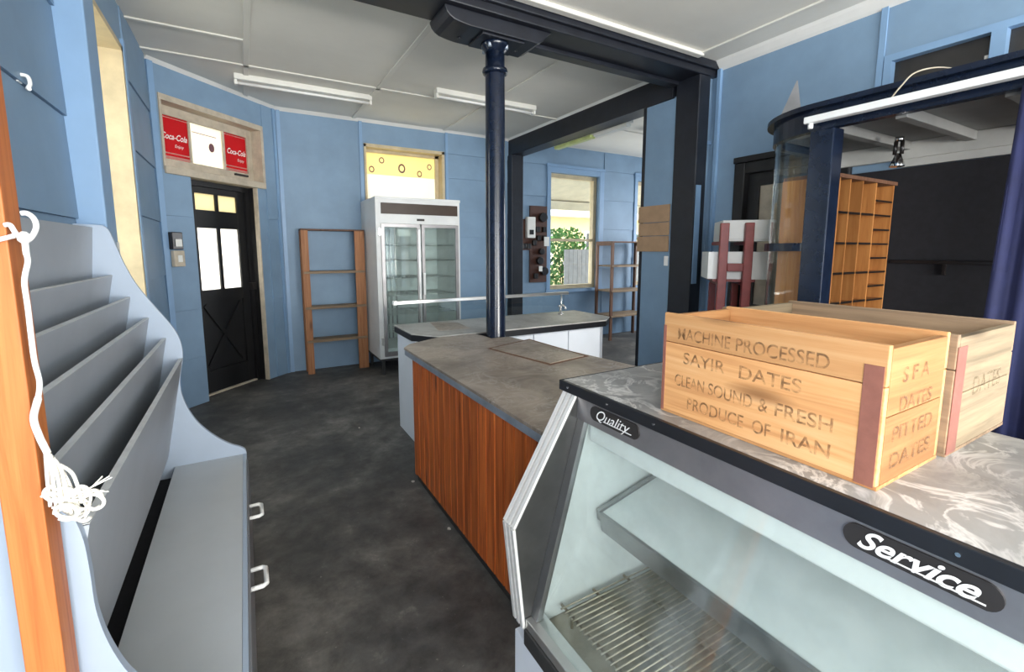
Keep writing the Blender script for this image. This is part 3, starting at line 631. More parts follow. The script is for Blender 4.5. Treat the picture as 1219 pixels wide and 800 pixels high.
for k in range(6):
    e = (118 + rnd.uniform(0, 18), 576 + rnd.uniform(-12, 12))
    B().tube(smooth(P([(78, 585 + k * 3), (100, 588 + rnd.uniform(-10, 8)), e], 0.935)), 0.0010, 5).build('frayed_thread', 'cotton', t)

# ================================================================== TIMBER COUNTER
t = thing('timber_counter', 'counter with orange pine board front and worn brown-grey laminate top', 'counter', (1.3, 1.9, 0))
topo = [(0.835, 1.035), (0.835, 2.77), (0.90, 2.86), (1.13, 2.975), (1.42, 2.98), (1.445, 2.90), (1.455, 2.765), (1.59, 2.755), (1.735, 1.885), (1.86, 1.035)]
B().pz(topo, 0.825, 0.838).build('worktop', 'worn_laminate', t)
ins = lambda d: [(x + (d if x < 1.2 else -d), y + (-d if y > 2.6 else (d if y < 1.1 else 0))) for x, y in topo]
B().pz(ins(0.003), 0.790, 0.825).build('edge_band', 'edge_metal', t, 0.002)
B().pz([(0.89, 1.05), (0.89, 2.66), (1.15, 2.90), (1.38, 2.90), (1.40, 2.72), (1.55, 2.70), (1.70, 1.885), (1.82, 1.05)], 0.0, 0.79).build('carcass', 'dark_wood', t)
bx('kickboard', 'rubber_black', t, 0.87, 0.889, 1.05, 2.66, 0, 0.05)
nb, yA, yB = 20, 1.045, 2.665; w = (yB - yA) / nb
pb = B(); pb.pz([(0.868, yA + 0.001), (0.8615, yA + 0.003), (0.860, yA + 0.006), (0.860, yA + w - 0.006), (0.8615, yA + w - 0.003), (0.868, yA + w - 0.001), (0.888, yA + w - 0.001), (0.888, yA + 0.001)], 0.045, 0.79)
p0 = pb.build('plank', 'pine_orange', t)
for k in range(1, nb): dup(p0, (0, w * k, 0), t)
bx('end_post', 'pine_orange', t, 0.862, 0.888, 2.667, 2.69, 0.03, 0.79)
q = [at(580, 415, 2, .8382), at(630, 403.5, 2, .8382), at(701, 424, 2, .8382), at(655, 435, 2, .8382)]
B().add([tuple(p) for p in q] + [tuple(p + Vector((0, 0, 0.0006))) for p in q], [(3, 2, 1, 0), (4, 5, 6, 7), (0, 1, 5, 4), (1, 2, 6, 5), (2, 3, 7, 6), (3, 0, 4, 7)]).build('inset_gap', 'dark_wood', t)
q = [at(585, 415, 2, .839), at(630, 405, 2, .839), at(695, 424, 2, .839), at(655, 433, 2, .839)]
B().add([tuple(p) for p in q] + [tuple(p + Vector((0, 0, 0.003))) for p in q], [(3, 2, 1, 0), (4, 5, 6, 7), (0, 1, 5, 4), (1, 2, 6, 5), (2, 3, 7, 6), (3, 0, 4, 7)]).build('inset_board', 'worn_laminate', t)

# ================================================================== WHITE COUNTER
t = thing('white_counter', 'white panelled counter with black-edged pale laminate top in front of the fridge', 'counter', (1.9, 3.3, 0))
wt_ = [(1.02, 3.64), (1.02, 3.20), (1.16, 2.995), (2.70, 2.985), (2.86, 3.12), (2.86, 3.64)]
B().pz(wt_, 0.832, 0.842).build('worktop', 'pale_laminate', t)
B().pz([(x + 0.002 * (1 if x < 2 else -1), y + 0.002 * (1 if y < 3.3 else -1)) for x, y in wt_], 0.785, 0.832).build('edge_band', 'black_band', t)
B().pz([(1.06, 3.60), (1.06, 3.20), (1.19, 3.03), (2.66, 3.02), (2.80, 3.14), (2.80, 3.60)], 0.0, 0.785).build('carcass', 'white_laminate', t)
B().px([(3.04, 0.03), (3.06, 0.01), (3.10, 0), (3.60, 0), (3.60, 0.785), (3.04, 0.785)], 1.035, 1.059).build('end_panel', 'white_laminate', t, 0.003)
for a, b_ in ((1.62, 1.955), (1.965, 2.30), (2.31, 2.65)): bx('door_panel', 'white_laminate', t, a, b_, 3.004, 3.02, 0.06, 0.775, bevel=0.002)
q = [at(512, 384, 2, .842), at(545, 384, 2, .842), at(560, 391, 2, .842), at(522, 394, 2, .842)]
B().add([tuple(p) for p in q] + [tuple(p + Vector((0, 0, 0.001))) for p in q], [(3, 2, 1, 0), (4, 5, 6, 7), (0, 1, 5, 4), (1, 2, 6, 5), (2, 3, 7, 6), (3, 0, 4, 7)]).build('hatch', 'worn_laminate', t)
t = thing('glass_screen', 'low glass screen with aluminium top rail standing on the white counter', 'screen', (1.9, 3.58, 0.842))
bx('rail', 'aluminium', t, 1.02, 2.74, 3.575, 3.605, 1.012, 1.04, bevel=0.003)
bx('rail_end', 'plastic_white', t, 1.004, 1.035, 3.57, 3.61, 1.008, 1.044, bevel=0.003)
bx('pane', 'glass', t, 1.10, 2.70, 3.586, 3.592, 0.8435, 1.0115)
for x in (2.66,):
    B().tube([(x, 3.59, 0.8432), (x, 3.59, 1.012)], 0.008, 8).build('post', 'chrome', t)
t = thing('small_tap', 'small chrome tap standing on the white counter', 'tap', (2.55, 3.45, 0.842))
B().lathe(2.55, 3.45, [(0.025, 0.842), (0.025, 0.85), (0.011, 0.856), (0.010, 0.92)], 12).build('stem', 'chrome', t)
B().tube(smooth([(2.55, 3.45, 0.915), (2.545, 3.42, 0.935), (2.54, 3.38, 0.93), (2.54, 3.36, 0.905)]), 0.009, 8).build('spout', 'chrome', t)
B().tube([(2.52, 3.45, 0.925), (2.58, 3.45, 0.925)], 0.007, 8).build('cross_handle', 'chrome', t)

# ================================================================== FRIDGE
FX0, FX1, FY0, FY1 = 1.28, 2.285, 5.16, 5.86
t = thing('display_fridge', 'tall white two-door glass display fridge with brown header panel', 'fridge', (1.78, 5.5, 0))
for n_, d_ in (('side_wall', (FX0, FX0 + 0.05, FY0, FY1, 0.20, 2.03)), ('side_wall', (FX1 - 0.05, FX1, FY0, FY1, 0.20, 2.03)), ('canopy', (FX0 + 0.0502, FX1 - 0.0502, FY0, FY1, 1.74, 2.03)),
               ('sump', (FX0 + 0.0502, FX1 - 0.0502, FY0, FY1, 0.20, 0.32)), ('back_wall', (FX0 + 0.0502, FX1 - 0.0502, FY1 - 0.05, FY1, 0.3202, 1.7398))):
    bx(n_, 'white_enamel', t, *d_)
bx('trim', 'white_enamel', t, FX0 - 0.004, FX1 + 0.004, FY0 - 0.012, FY0, 2.005, 2.035)
bx('liner', 'case_inner', t, FX0 + 0.05, FX1 - 0.05, FY1 - 0.06, FY1 - 0.05, 0.32, 1.72)
bx('header_panel', 'brown_panel', t, FX0 + 0.06, FX1 - 0.03, FY0 - 0.012, FY0, 1.845, 1.965, bevel=0.003)
bx('badge', 'badge_black', t, 1.75, 1.84, FY0 - 0.006, FY0, 1.775, 1.80)
for n, (a, b_) in enumerate(((FX0 + 0.05, 1.775), (1.795, FX1 - 0.03))):
    d = B(); d.box(a, a + 0.035, FY0 - 0.03, FY0 - 0.001, 0.23, 1.735); d.box(b_ - 0.035, b_, FY0 - 0.03, FY0 - 0.001, 0.23, 1.735); d.box(a + 0.035, b_ - 0.035, FY0 - 0.03, FY0 - 0.001, 1.70, 1.735); d.box(a + 0.035, b_ - 0.035, FY0 - 0.03, FY0 - 0.001, 0.23, 0.28)
    d = d.build('door', 'steel', t)
    bx('pane', 'glass_fridge', d, a + 0.035, b_ - 0.035, FY0 - 0.018, FY0 - 0.012, 0.28, 1.70)
    h = (b_ - 0.028, b_ - 0.004) if n == 0 else (a + 0.002, a + 0.03)
    bx('handle', 'plastic_white' if n == 1 else 'aluminium', d, h[0], h[1], FY0 - 0.055, FY0 - 0.03, 0.92 if n == 1 else 0.3, 1.18 if n == 1 else 1.68, bevel=0.004)
for z in (0.50, 0.70, 0.92, 1.12, 1.32, 1.50):
    s = B()
    for x0, x1 in ((FX0 + 0.06, 1.77), (1.80, FX1 - 0.06)):
        for y in (FY0 + 0.05, FY0 + 0.2, FY0 + 0.35, FY0 + 0.5, FY0 + 0.60): s.tube([(x0, y, z), (x1, y, z)], 0.005, 6)
        k = x0 + 0.03
        while k < x1: s.tube([(k, FY0 + 0.05, z), (k, FY0 + 0.60, z)], 0.0025, 4); k += 0.04
    s.build('wire_shelf', 'aluminium', t)
bx('price_card', 'tag_white', t, 1.52, 1.68, FY0 + 0.02, FY0 + 0.022, 1.60, 1.68)
for x in (1.55, 1.60, 1.66): bx('shelf_post', 'aluminium_dark', t, x, x + 0.015, FY1 - 0.09, FY1 - 0.075, 0.32, 1.70)
b = B(); b.box(FX0 + 0.01, FX1 - 0.01, FY0 + 0.02, FY1 - 0.02, 0.17, 0.20); b.build('plinth', 'rubber_black', t)
for x in (FX0 + 0.03, FX1 - 0.08):
    for y in (FY0 + 0.04, FY1 - 0.09): bx('leg', 'rubber_black', t, x, x + 0.035, y, y + 0.035, 0, 0.17, bevel=0.003)
for z in (0.36, 1.60): bx('hinge', 'aluminium', t, FX0 + 0.02, FX0 + 0.05, FY0 - 0.02, FY0, z, z + 0.09, bevel=0.003)

# ================================================================== LADDER SHELVES
def ladder(label, x0, x1, y0, y1, h, zs, mat='ladder_wood', wl_=0.075, wr_=0.115):
    t = thing('open_shelf_frame', label, 'shelf', ((x0 + x1) / 2, (y0 + y1) / 2, 0))
    for xa, xb in ((x0, x0 + wl_), (x1 - wr_, x1)):
        bx('upright', mat, t, xa, xb, y0, y0 + 0.028, 0, h, bevel=0.002)
    for x in (x0, x1 - 0.03):
        bx('upright', mat, t, x, x + 0.03, y1 - 0.05, y1, 0, h, bevel=0.002)
        bx('side_rail', mat, t, x, x + 0.03, y0 + 0.0285, y1 - 0.0505, h - 0.05, h, bevel=0.002)
    for z in zs:
        bx('shelf', 'ladder_shelf', t, x0 + 0.031, x1 - 0.031, y0 + 0.0285, y1, z - 0.022, z, bevel=0.001)
        bx('shelf_rail', 'ladder_shelf', t, x0 + 0.01, x1 - 0.01, y0 - 0.02, y0 - 0.0005, z - 0.026, z, bevel=0.001)
    bx('top_rail', 'dark_wood', t, x0, x1, y0, y1, h, h + 0.018, bevel=0.002)
    return t
ladder('open orange-wood shelf frame with thin shelves against the blue back wall', 0.565, 1.262, 5.66, 5.86, 1.665, (0.40, 0.79, 1.20))
t = ladder('brown open shelf frame standing under the side room windows', 4.98, 5.85, 5.42, 5.80, 1.56, (0.40, 0.80, 1.20), 'dark_wood', 0.05, 0.05)

# ================================================================== SWITCHBOARD, WALL BOXES
t = thing('switchboard', 'brown timber switchboard with black fuses and meters beside the side room window', 'switchboard', (3.95, 5.88, 0.95))
bx('backboard', 'switch_brown', t, 3.74, 4.05, 5.855, 5.88, 0.95, 2.10, bevel=0.003)
bx('backboard', 'switch_brown', t, 3.575, 3.739, 5.858, 5.88, 1.44, 1.90, bevel=0.003)
bx('meter', 'tag_white', t, 3.655, 3.80, 5.79, 5.857, 1.62, 1.93, bevel=0.01)
bx('meter_dial', 'bakelite', t, 3.69, 3.765, 5.783, 5.79, 1.67, 1.74, bevel=0.004)
for (x, z, r) in ((3.95, 1.93, .07), (3.90, 1.28, .06), (3.98, 1.12, .065), (3.93, 1.42, .05)):
    B().prism([(r * math.cos(k * math.pi / 10), r * math.sin(k * math.pi / 10)) for k in range(20)], lambda a, b, x=x, z=z: (x + a, 5.79, z + b), lambda a, b, x=x, z=z: (x + a, 5.855, z + b)).build('meter', 'bakelite', t, 0.008)
for (x, z) in ((3.62, 1.50), (3.70, 1.50), (3.80, 1.55), (3.88, 1.62), (3.98, 1.62), (3.83, 1.05), (3.86, 1.75), (3.98, 1.75)):
    bx('fuse', 'bakelite', t, x - 0.03, x + 0.03, 5.80, 5.856, z - 0.04, z + 0.04, bevel=0.006)
bx('label_card', 'tag_white', t, 3.95, 4.04, 5.78, 5.785, 1.50, 1.64); bx('label_card', 'tag_white', t, 3.86, 3.92, 5.78, 5.785, 1.12, 1.20)
t = thing('wall_switch', 'small dark and cream switch box on the angled wall beside the door', 'switch', tuple(CH @ Vector((0.11, -0.03, 1.30))), math.radians(45))
bx('box', 'bakelite', t, 0.055, 0.155, -0.06, -0.016, 1.45, 1.60, bevel=0.006, xf=CH)
bx('dial', 'tag_white', t, 0.08, 0.14, -0.068, -0.06, 1.475, 1.54, bevel=0.004, xf=CH)
bx('box', 'cream_pale', t, 0.065, 0.165, -0.055, -0.016, 1.30, 1.44, bevel=0.006, xf=CH)
bx('rocker', 'tag_white', t, 0.095, 0.135, -0.064, -0.055, 1.34, 1.40, bevel=0.003, xf=CH)

# cardboard sheets on the stub wall
for k, (z0, z1, ya_, th) in enumerate(((1.43, 1.575, 3.325, .012), (1.58, 1.70, 3.315, .010), (1.705, 1.86, 3.32, .012))):
    o = B().box(3.392 - th, 3.392, 2.94 + 0.0 * k, ya_, z0, z1).build('cardboard_sheet', 'cardboard', None, 0.002)
    tag(o, ('lowest brown cardboard piece fixed to the blue wall stub', 'middle narrow brown cardboard piece on the blue wall stub', 'topmost brown cardboard piece on the blue wall stub')[k], 'cardboard', 'cardboard on the wall stub')

# ================================================================== DISPLAY CASE
CY0, CY1, CE = -0.75, 1.02, 0.958       # near end, far end, inside face of far end cap
t = thing('display_case', 'refrigerated counter display case with sloping glass front and marbled laminate top', 'display case', (0.95, 0.15, 0))
end = [(0.772, 1.052), (0.573, 0.719), (0.606, 0.42), (1.275, 0.42), (1.275, 1.052)]
for a, b_ in ((CE, CY1), (CY0, CY0 + 0.06)):
    cap = B().py(end, a, b_).build('end_cap', 'steel_dark_reflection', t)
    for k in range(3):
        ra, rb = a + (b_ - a) * (k + 0.10) / 3, a + (b_ - a) * (k + 0.72) / 3
        b = B()
        for (p, q_) in (((0.772, 1.052), (0.573, 0.719)), ((0.573, 0.719), (0.606, 0.42))):
            dx, dz = q_[0] - p[0], q_[1] - p[1]; L = math.hypot(dx, dz); nx, nz = dz / L, -dx / L
            if nx > 0: nx, nz = -nx, -nz
            b.py([(p[0], p[1]), (q_[0], q_[1]), (q_[0] + nx * .008, q_[1] + nz * .008), (p[0] + nx * .008, p[1] + nz * .008)], ra, rb)
        b.build('ribbed_trim', 'aluminium_bright', cap)
GT, GB = (0.777, 0.988), (0.628, 0.452)      # glass top / bottom (x, z)
ia, ib = CY0 + 0.061, CE - 0.001
B().hexa([(GB[0], ia, GB[1]), (GB[0] + .006, ia, GB[1]), (GB[0] + .006, ib, GB[1]), (GB[0], ib, GB[1])], [(GT[0], ia, GT[1]), (GT[0] + .006, ia, GT[1]), (GT[0] + .006, ib, GT[1]), (GT[0], ib, GT[1])]).build('front_glass', 'glass_green', t)
for a, b_ in ((ib - 0.028, ib), (ia, ia + 0.028)):
    B().hexa([(GB[0] - .006, a, GB[1]), (GB[0] + .012, a, GB[1]), (GB[0] + .012, b_, GB[1]), (GB[0] - .006, b_, GB[1])], [(GT[0] - .006, a, GT[1]), (GT[0] + .012, a, GT[1]), (GT[0] + .012, b_, GT[1]), (GT[0] - .006, b_, GT[1])]).build('glass_channel', 'aluminium_dark', t)
B().hexa([(0.768, ia, 0.9885), (0.806, ia, 0.9885), (0.806, ib, 0.9885), (0.768, ib, 0.9885)], [(0.770, ia, 1.052), (0.80, ia, 1.052), (0.80, ib, 1.052), (0.770, ib, 1.052)]).build('header_strip', 'steel', t)
bx('top', 'marble_laminate', t, 0.772, 1.30, CY0, CY1 + 0.004, 1.053, 1.0805)
bx('edge_band', 'black_band', t, 0.760, 0.7718, CY0, CY1 + 0.004, 1.0525, 1.081, bevel=0.002)
bx('edge_band', 'black_band', t, 0.760, 1.30, CY1 + 0.0045, CY1 + 0.011, 1.0525, 1.081, bevel=0.002)
for y in (0.99, 0.83, 0.68, 0.18, -0.05):
    B().prism([(0.003 * math.cos(k * math.pi / 4), 0.003 * math.sin(k * math.pi / 4)) for k in range(8)], lambda a, b, y=y: (0.7585, y + a, 1.067 + b), lambda a, b, y=y: (0.760, y + a, 1.067 + b)).build('screw', 'chrome', t)
bx('light_cover', 'plastic_white', t, 0.788, 0.832, ia, ib - 0.03, 0.930, 0.983, bevel=0.006)
bx('light_bracket', 'aluminium', t, 0.8325, 0.85, ia, ib - 0.03, 0.945, 1.039)
bx('ceiling_lining', 'case_inner', t, 0.82, 1.25, ia, ib, 1.04, 1.052)
B().py([(0.645, 0.42), (0.793, 0.985), (0.82, 1.04), (1.25, 1.04), (1.25, 0.42)], ib - 0.004, ib - 0.0005).build('end_lining', 'case_inner', t)
bx('back_lining', 'case_inner', t, 1.25, 1.262, ia, ib, 0.42, 1.052)
for a, b_ in ((0.02, 0.93), (-0.68, 0.06)):
    s = B(); x = 1.225 if a > 0 else 1.237
    s.box(x, x + 0.012, a, a + 0.04, 0.78, 1.03); s.box(x, x + 0.012, b_ - 0.04, b_, 0.78, 1.03); s.box(x, x + 0.012, a + 0.04, b_ - 0.04, 0.78, 0.82); s.box(x, x + 0.012, a + 0.04, b_ - 0.04, 0.99, 1.03)
    s = s.build('sliding_door', 'aluminium_dark', t); bx('pane', 'glass_fridge', s, x + 0.004, x + 0.008, a + 0.04, b_ - 0.04, 0.82, 0.99)
# white tray shelf, tilted to the front
sh = B().hexa([(0.842, ia + 0.01, 0.690), (1.075, ia + 0.01, 0.742), (1.075, ib - 0.03, 0.742), (0.842, ib - 0.03, 0.690)], [(0.839, ia + 0.01, 0.704), (1.072, ia + 0.01, 0.756), (1.072, ib - 0.03, 0.756), (0.839, ib - 0.03, 0.704)]).build('tray_shelf', 'case_inner', t)
B().hexa([(0.842, ia + 0.01, 0.648), (0.850, ia + 0.01, 0.650), (0.850, ib - 0.03, 0.650), (0.842, ib - 0.03, 0.648)], [(0.832, ia + 0.01, 0.706), (0.8405, ia + 0.01, 0.708), (0.8405, ib - 0.03, 0.708), (0.832, ib - 0.03, 0.706)]).build('shelf_lip', 'aluminium_dark', sh)
B().hexa([(0.835, ib - 0.03, 0.680), (1.078, ib - 0.03, 0.735), (1.078, ib - 0.018, 0.735), (0.835, ib - 0.018, 0.680)], [(0.832, ib - 0.03, 0.710), (1.075, ib - 0.03, 0.765), (1.075, ib - 0.018, 0.765), (0.832, ib - 0.018, 0.710)]).build('shelf_rim', 'aluminium_dark', sh)
for y in (0.6, -0.1):
    B().py([(1.06, 0.735), (0.90, 0.695), (1.06, 0.60), (1.25, 0.58), (1.25, 0.74)], y, y + 0.006).build('bracket', 'aluminium_dark', t)
# well and wire rack
bx('well_floor', 'case_well', t, 0.68, 1.25, ia, ib, 0.40, 0.415)
b = B(); y = ia + 0.03
while y < ib - 0.02:
    b.tube([(0.70, y, 0.462), (1.21, y, 0.462)], 0.0026, 5); y += 0.0165
b.build('rack_wires', 'wire', t)['kind'] = 'stuff'
for x in (0.715, 0.83, 0.95, 1.07, 1.19): B().tube([(x, ia + 0.02, 0.457), (x, ib - 0.015, 0.457)], 0.0042, 6).build('rack_rail', 'wire', t)
for y in (0.9, 0.5, 0.1, -0.3, -0.6):
    for x in (0.72, 1.18): B().tube([(x, y, 0.415), (x, y, 0.456)], 0.004, 6).build('rack_foot', 'wire', t)
bx('sill_rail', 'aluminium', t, 0.604, 0.660, ia, ib, 0.424, 0.4505, bevel=0.002)
bx('bumper', 'rubber_black', t, 0.598, 0.64, CY0, CE + 0.0, 0.375, 0.423, bevel=0.004)
bx('front_panel', 'white_laminate', t, 0.606, 0.63, CY0, CY1 - 0.004, 0.06, 0.374, bevel=0.002)
bx('base', 'white_enamel', t, 0.631, 1.26, CY0, CY1 - 0.004, 0.0, 0.40)
# name badges on the sloping header
hd = Vector((-0.002, 0, 0.9885 - 1.052)).normalized(); hu = -hd; hr = Vector((0, -1, 0)); hn = hr.cross(hu)
def badge(word, yc, w, h, size, tw, bold=0.0009):
    c = Vector((0.769, yc, 1.0265)); pts = []
    for k in range(24):
        a = 2 * math.pi * k / 24; ex = (w / 2 - h / 2) * (1 if math.cos(a) > 0 else -1)
        pts.append((ex + h / 2 * math.cos(a), h / 2 * math.sin(a)))
    o = B().prism(pts, lambda a, b: c + hr * a + hu * b + hn * 0.0002, lambda a, b: c + hr * a + hu * b + hn * 0.004).build('name_badge', 'badge_black', t)
    text('lettering', word, 'letter_white', o, size, c + hr * (-tw / 2) + hu * (-size * 0.30) + hn * 0.0052, hr, hu, shear=0.5, bold=bold, width=tw)
    q0 = c + hr * (-tw * 0.28) + hu * (-size * 0.30) + hn * 0.0052; q1 = q0 + hr * (tw * 0.82)     # joining stroke of the script
    B().hexa([q0, q1, q1 + hu * 0.0022, q0 + hu * 0.0022], [q0 + hn * 0.0006, q1 + hn * 0.0006, q1 + hu * 0.0022 + hn * 0.0006, q0 + hu * 0.0022 + hn * 0.0006]).build('script_stroke', 'letter_white', o)
badge('Quality', 0.812, 0.172, 0.038, 0.038, 0.118, 0.0)
badge('Service', 0.222, 0.172, 0.037, 0.040, 0.132)

# ================================================================== CRATES
def crate(label, x0, x1, y0, y1, z0, h, side, endm, tapes, rot=0.0):
    t = thing('date_crate', label, 'crate', ((x0 + x1) / 2, (y0 + y1) / 2, z0))
    th = 0.011; hs = [0, h * 0.30, h * 0.73, h]
    for xx in (x0, x1 - th):
        for k, (a, b_) in enumerate(((0.0, 0.705), (0.712, 1.0))):
            bx('side_plank', side, t, xx, xx + th, y0 + 0.0005, y1 - 0.0005, z0 + 0.006 + (h - 0.006) * a, z0 + 0.006 + (h - 0.006) * b_, bevel=0.0015)
    for yy in (y0, y1 - 0.014):
        for a, b_ in ((0.0, 0.50), (0.507, 1.0)):
            bx('end_plank', endm, t, x0 + th + 0.0005, x1 - th - 0.0005, yy, yy + 0.014, z0 + 0.006 + (h - 0.012) * a, z0 + 0.006 + (h - 0.012) * b_, bevel=0.0015)
    n = 3; w_ = (x1 - x0) / n
    for k in range(n): bx('base_plank', side, t, x0 + w_ * k + 0.001, x0 + w_ * (k + 1) - 0.001, y0, y1, z0, z0 + 0.006)
    return t
ZT = 1.081
c1_ = crate('pale yellow pine date crate with stencilled lettering on the display case', 0.818, 1.048, 0.292, 0.712, ZT, 0.228, 'crate_wood', 'crate_end', True)
bx('tape_strip', 'tape_brown', c1_, 0.8168, 0.8179, 0.296, 0.322, ZT + 0.004, ZT + 0.195)
bx('tape_strip', 'tape_brown', c1_, 0.8168, 0.8179, 0.704, 0.7115, ZT + 0.004, ZT + 0.20)
for s, z, wd, y in (('MACHINE', 0.174, 0.125, 0.672), ('PROCESSED', 0.174, 0.165, 0.535), ('SAYIR', 0.122, 0.10, 0.655), ('DATES', 0.122, 0.115, 0.525),
                    ('CLEAN', 0.070, 0.075, 0.675), ('SOUND', 0.070, 0.095, 0.59), ('&', 0.070, 0.018, 0.483), ('FRESH', 0.070, 0.095, 0.452), ('PRODUCE', 0.025, 0.13, 0.64), ('OF', 0.025, 0.035, 0.492), ('IRAN', 0.025, 0.08, 0.438)):
    text('stencil', s, 'ink', c1_, 0.036, (0.8177, y, ZT + z), (0, -1, 0), (0, 0, 1), bold=0.0003, width=wd)
for s, z, wd, x in (('S F A', 0.165, 0.10, 0.87), ('DATES', 0.118, 0.12, 0.87), ('PITTED', 0.072, 0.15, 0.855), ('DATES', 0.028, 0.15, 0.855)):
    text('stencil', s, 'ink', c1_, 0.034, (x, 0.2915, ZT + z), (1, 0, 0), (0, 0, 1), bold=0.0004, width=wd)
c2_ = crate('weathered grey-brown wooden crate standing behind the stencilled crate', 1.062, 1.375, 0.285, 0.74, ZT, 0.222, 'crate_grey_long', 'crate_grey', True)
bx('tape_strip', 'tape_brown', c2_, 1.064, 1.106, 0.2838, 0.2849, ZT + 0.004, ZT + 0.20)
text('stencil', 'DATES', 'ink_faint', c2_, 0.05, (1.16, 0.2847, ZT + 0.10), (1, 0, 0), (0, 0, 1), width=0.15)

# ================================================================== SHOP-WINDOW BOOTH (right)
HX, CR, EY = 2.60, 0.42, 1.74            # front plane, corner radius, far end plane
t = thing('window_booth', 'dark navy framed display booth with curved glass corner against the right wall', 'booth', (3.1, 1.0, 0))
def path(off, n=14, y_near=-0.6, xend=XR):      # plan line: front, rounded corner, end wall
    r = CR - off; c = (HX + CR, EY - CR)
    return [(HX + off, y_near)] + [(c[0] - r * math.cos(math.pi / 2 * k / n), c[1] + r * math.sin(math.pi / 2 * k / n)) for k in range(n + 1)] + [(xend, EY - off)]
def strip(name, mat, o0, o1, z0, z1, par, y_near=-0.6, xend=XR - 0.01):
    a = path(o0, y_near=y_near, xend=xend); c = path(o1, y_near=y_near, xend=xend)
    return B().pz(a + c[::-1], z0, z1).build(name, mat, par)
def ribbon(name, mat, o0, o1, z0, z1, par, y_near=-0.6, xend=XR - 0.01):
    a = path(o0, y_near=y_near, xend=xend); c = path(o1, y_near=y_near, xend=xend); b = B()
    for k in range(len(a) - 1):
        b.hexa([(*a[k], z0), (*a[k + 1], z0), (*c[k + 1], z0), (*c[k], z0)], [(*a[k], z1), (*a[k + 1], z1), (*c[k + 1], z1), (*c[k], z1)])
    return b.build(name, mat, par)
ribbon('header', 'navy_gloss', 0.0, 0.05, 2.06, 2.165, t)
ribbon('cornice', 'navy_gloss', -0.035, 0.06, 2.1655, 2.19, t)
strip_y = 1.30
ribbon('glazing_rail', 'navy_gloss', -0.008, 0.04, 1.44, 1.485, t, y_near=1.30)
ribbon('curved_glass', 'glass', 0.015, 0.021, 1.486, 2.059, t, y_near=1.361)
ribbon('curved_glass', 'glass', 0.015, 0.021, 0.70, 1.439, t, y_near=1.361)
ribbon('stall_riser', 'navy_gloss', 0.0, 0.04, 0.0, 0.699, t, y_near=1.361)
bx('post', 'navy_gloss', t, HX - 0.01, HX + 0.09, 1.245, 1.36, 0, 2.059, bevel=0.006)
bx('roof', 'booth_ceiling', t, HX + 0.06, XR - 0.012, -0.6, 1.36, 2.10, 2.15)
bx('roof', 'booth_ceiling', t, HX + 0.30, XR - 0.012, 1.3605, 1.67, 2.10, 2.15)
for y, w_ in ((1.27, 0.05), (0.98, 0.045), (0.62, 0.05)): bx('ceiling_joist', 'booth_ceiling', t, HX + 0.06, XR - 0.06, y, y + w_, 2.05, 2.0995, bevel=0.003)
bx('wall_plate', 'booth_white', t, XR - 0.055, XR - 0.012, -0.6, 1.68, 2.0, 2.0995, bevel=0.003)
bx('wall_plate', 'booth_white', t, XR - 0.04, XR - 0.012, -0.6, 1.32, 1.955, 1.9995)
bp = thing('black_panel', 'large black board with rail at the back of the booth', 'panel', (XR - 0.02, 0.5, 0))
bx('board', 'board_black_gap_shade', bp, XR - 0.03, XR - 0.012, -0.6, 1.66, 0, 1.95)
bx('rail', 'bakelite', bp, XR - 0.06, XR - 0.031, -0.6, 1.315, 1.365, 1.385, bevel=0.003)
bx('bracket', 'bakelite', bp, XR - 0.05, XR - 0.031, 1.05, 1.065, 1.30, 1.364)
sl = thing('strip_light', 'white strip light fixed along the front of the booth header', 'light', (HX, 0.8, 2.08))
bx('housing', 'white_enamel', sl, HX - 0.080, HX - 0.036, 0.0, 1.36, 2.085, 2.118, bevel=0.004)
B().tube([(HX - 0.058, 1.335, 2.06), (HX - 0.058, 1.335, 2.086)], 0.012, 10).build('end_knob', 'plastic_white', sl)
B().tube(smooth([(HX - 0.06, 1.0, 2.119), (HX - 0.058, 0.97, 2.16), (HX - 0.046, 0.93, 2.205), (HX + 0.01, 0.87, 2.218), (HX + 0.08, 0.80, 2.196)]), 0.003, 6).build('cable', 'cream_pale', sl)
gs = B().prism([(0, 0), (0.13, 0), (0.125, 0.10), (0.10, 0.25), (0.095, 0.25)], lambda a, b: (2.85 + a * 0.5, 1.70 - a * 0.85, 2.191 + b), lambda a, b: (2.853 + a * 0.5, 1.702 - a * 0.85, 2.191 + b)).build('glass_shard', 'fence')
tag(gs, 'pointed grey shard standing on top of the booth cornice', 'shard')
# curtain
cu = B(); N = 60; grid = []
for z in (0.0, 1.0, 2.06):
    row = []
    for k in range(N + 1):
        y = -0.30 + (0.622 + 0.30) * k / N
        row.append((HX - 0.03 + 0.022 * math.sin(k * 1.25) + 0.006 * math.sin(k * 2.9 + z), y - (0.02 if z > 2 else 0) + 0.012 * (1 - z / 2), z + 0.02 * (z < 0.1)))
    grid.append(row)
cu.sheet(grid, 0.004, lambda i, j: (1, 0, 0))
tag(cu.build('curtain', 'curtain'), 'dark navy curtain hanging from the booth header', 'curtain')
# spot lamp in the booth
t = thing('clip_lamp', 'small black and chrome spot lamp hanging from the booth ceiling', 'lamp', (3.1, 1.16, 1.90))
B().tube([(3.1, 1.165, 2.05), (3.1, 1.165, 2.03)], 0.02, 10).build('base', 'chrome', t)
for d_ in (-0.014, 0.014): B().tube([(3.1, 1.165 + d_, 2.03), (3.1, 1.165 + d_ * 1.1, 1.96)], 0.010, 8).build('arm', 'bakelite', t)
B().lathe(3.1, 1.165, [(0.012, 1.965), (0.02, 1.94), (0.035, 1.90), (0.033, 1.895)], 14).build('lamp_head', 'chrome', t)
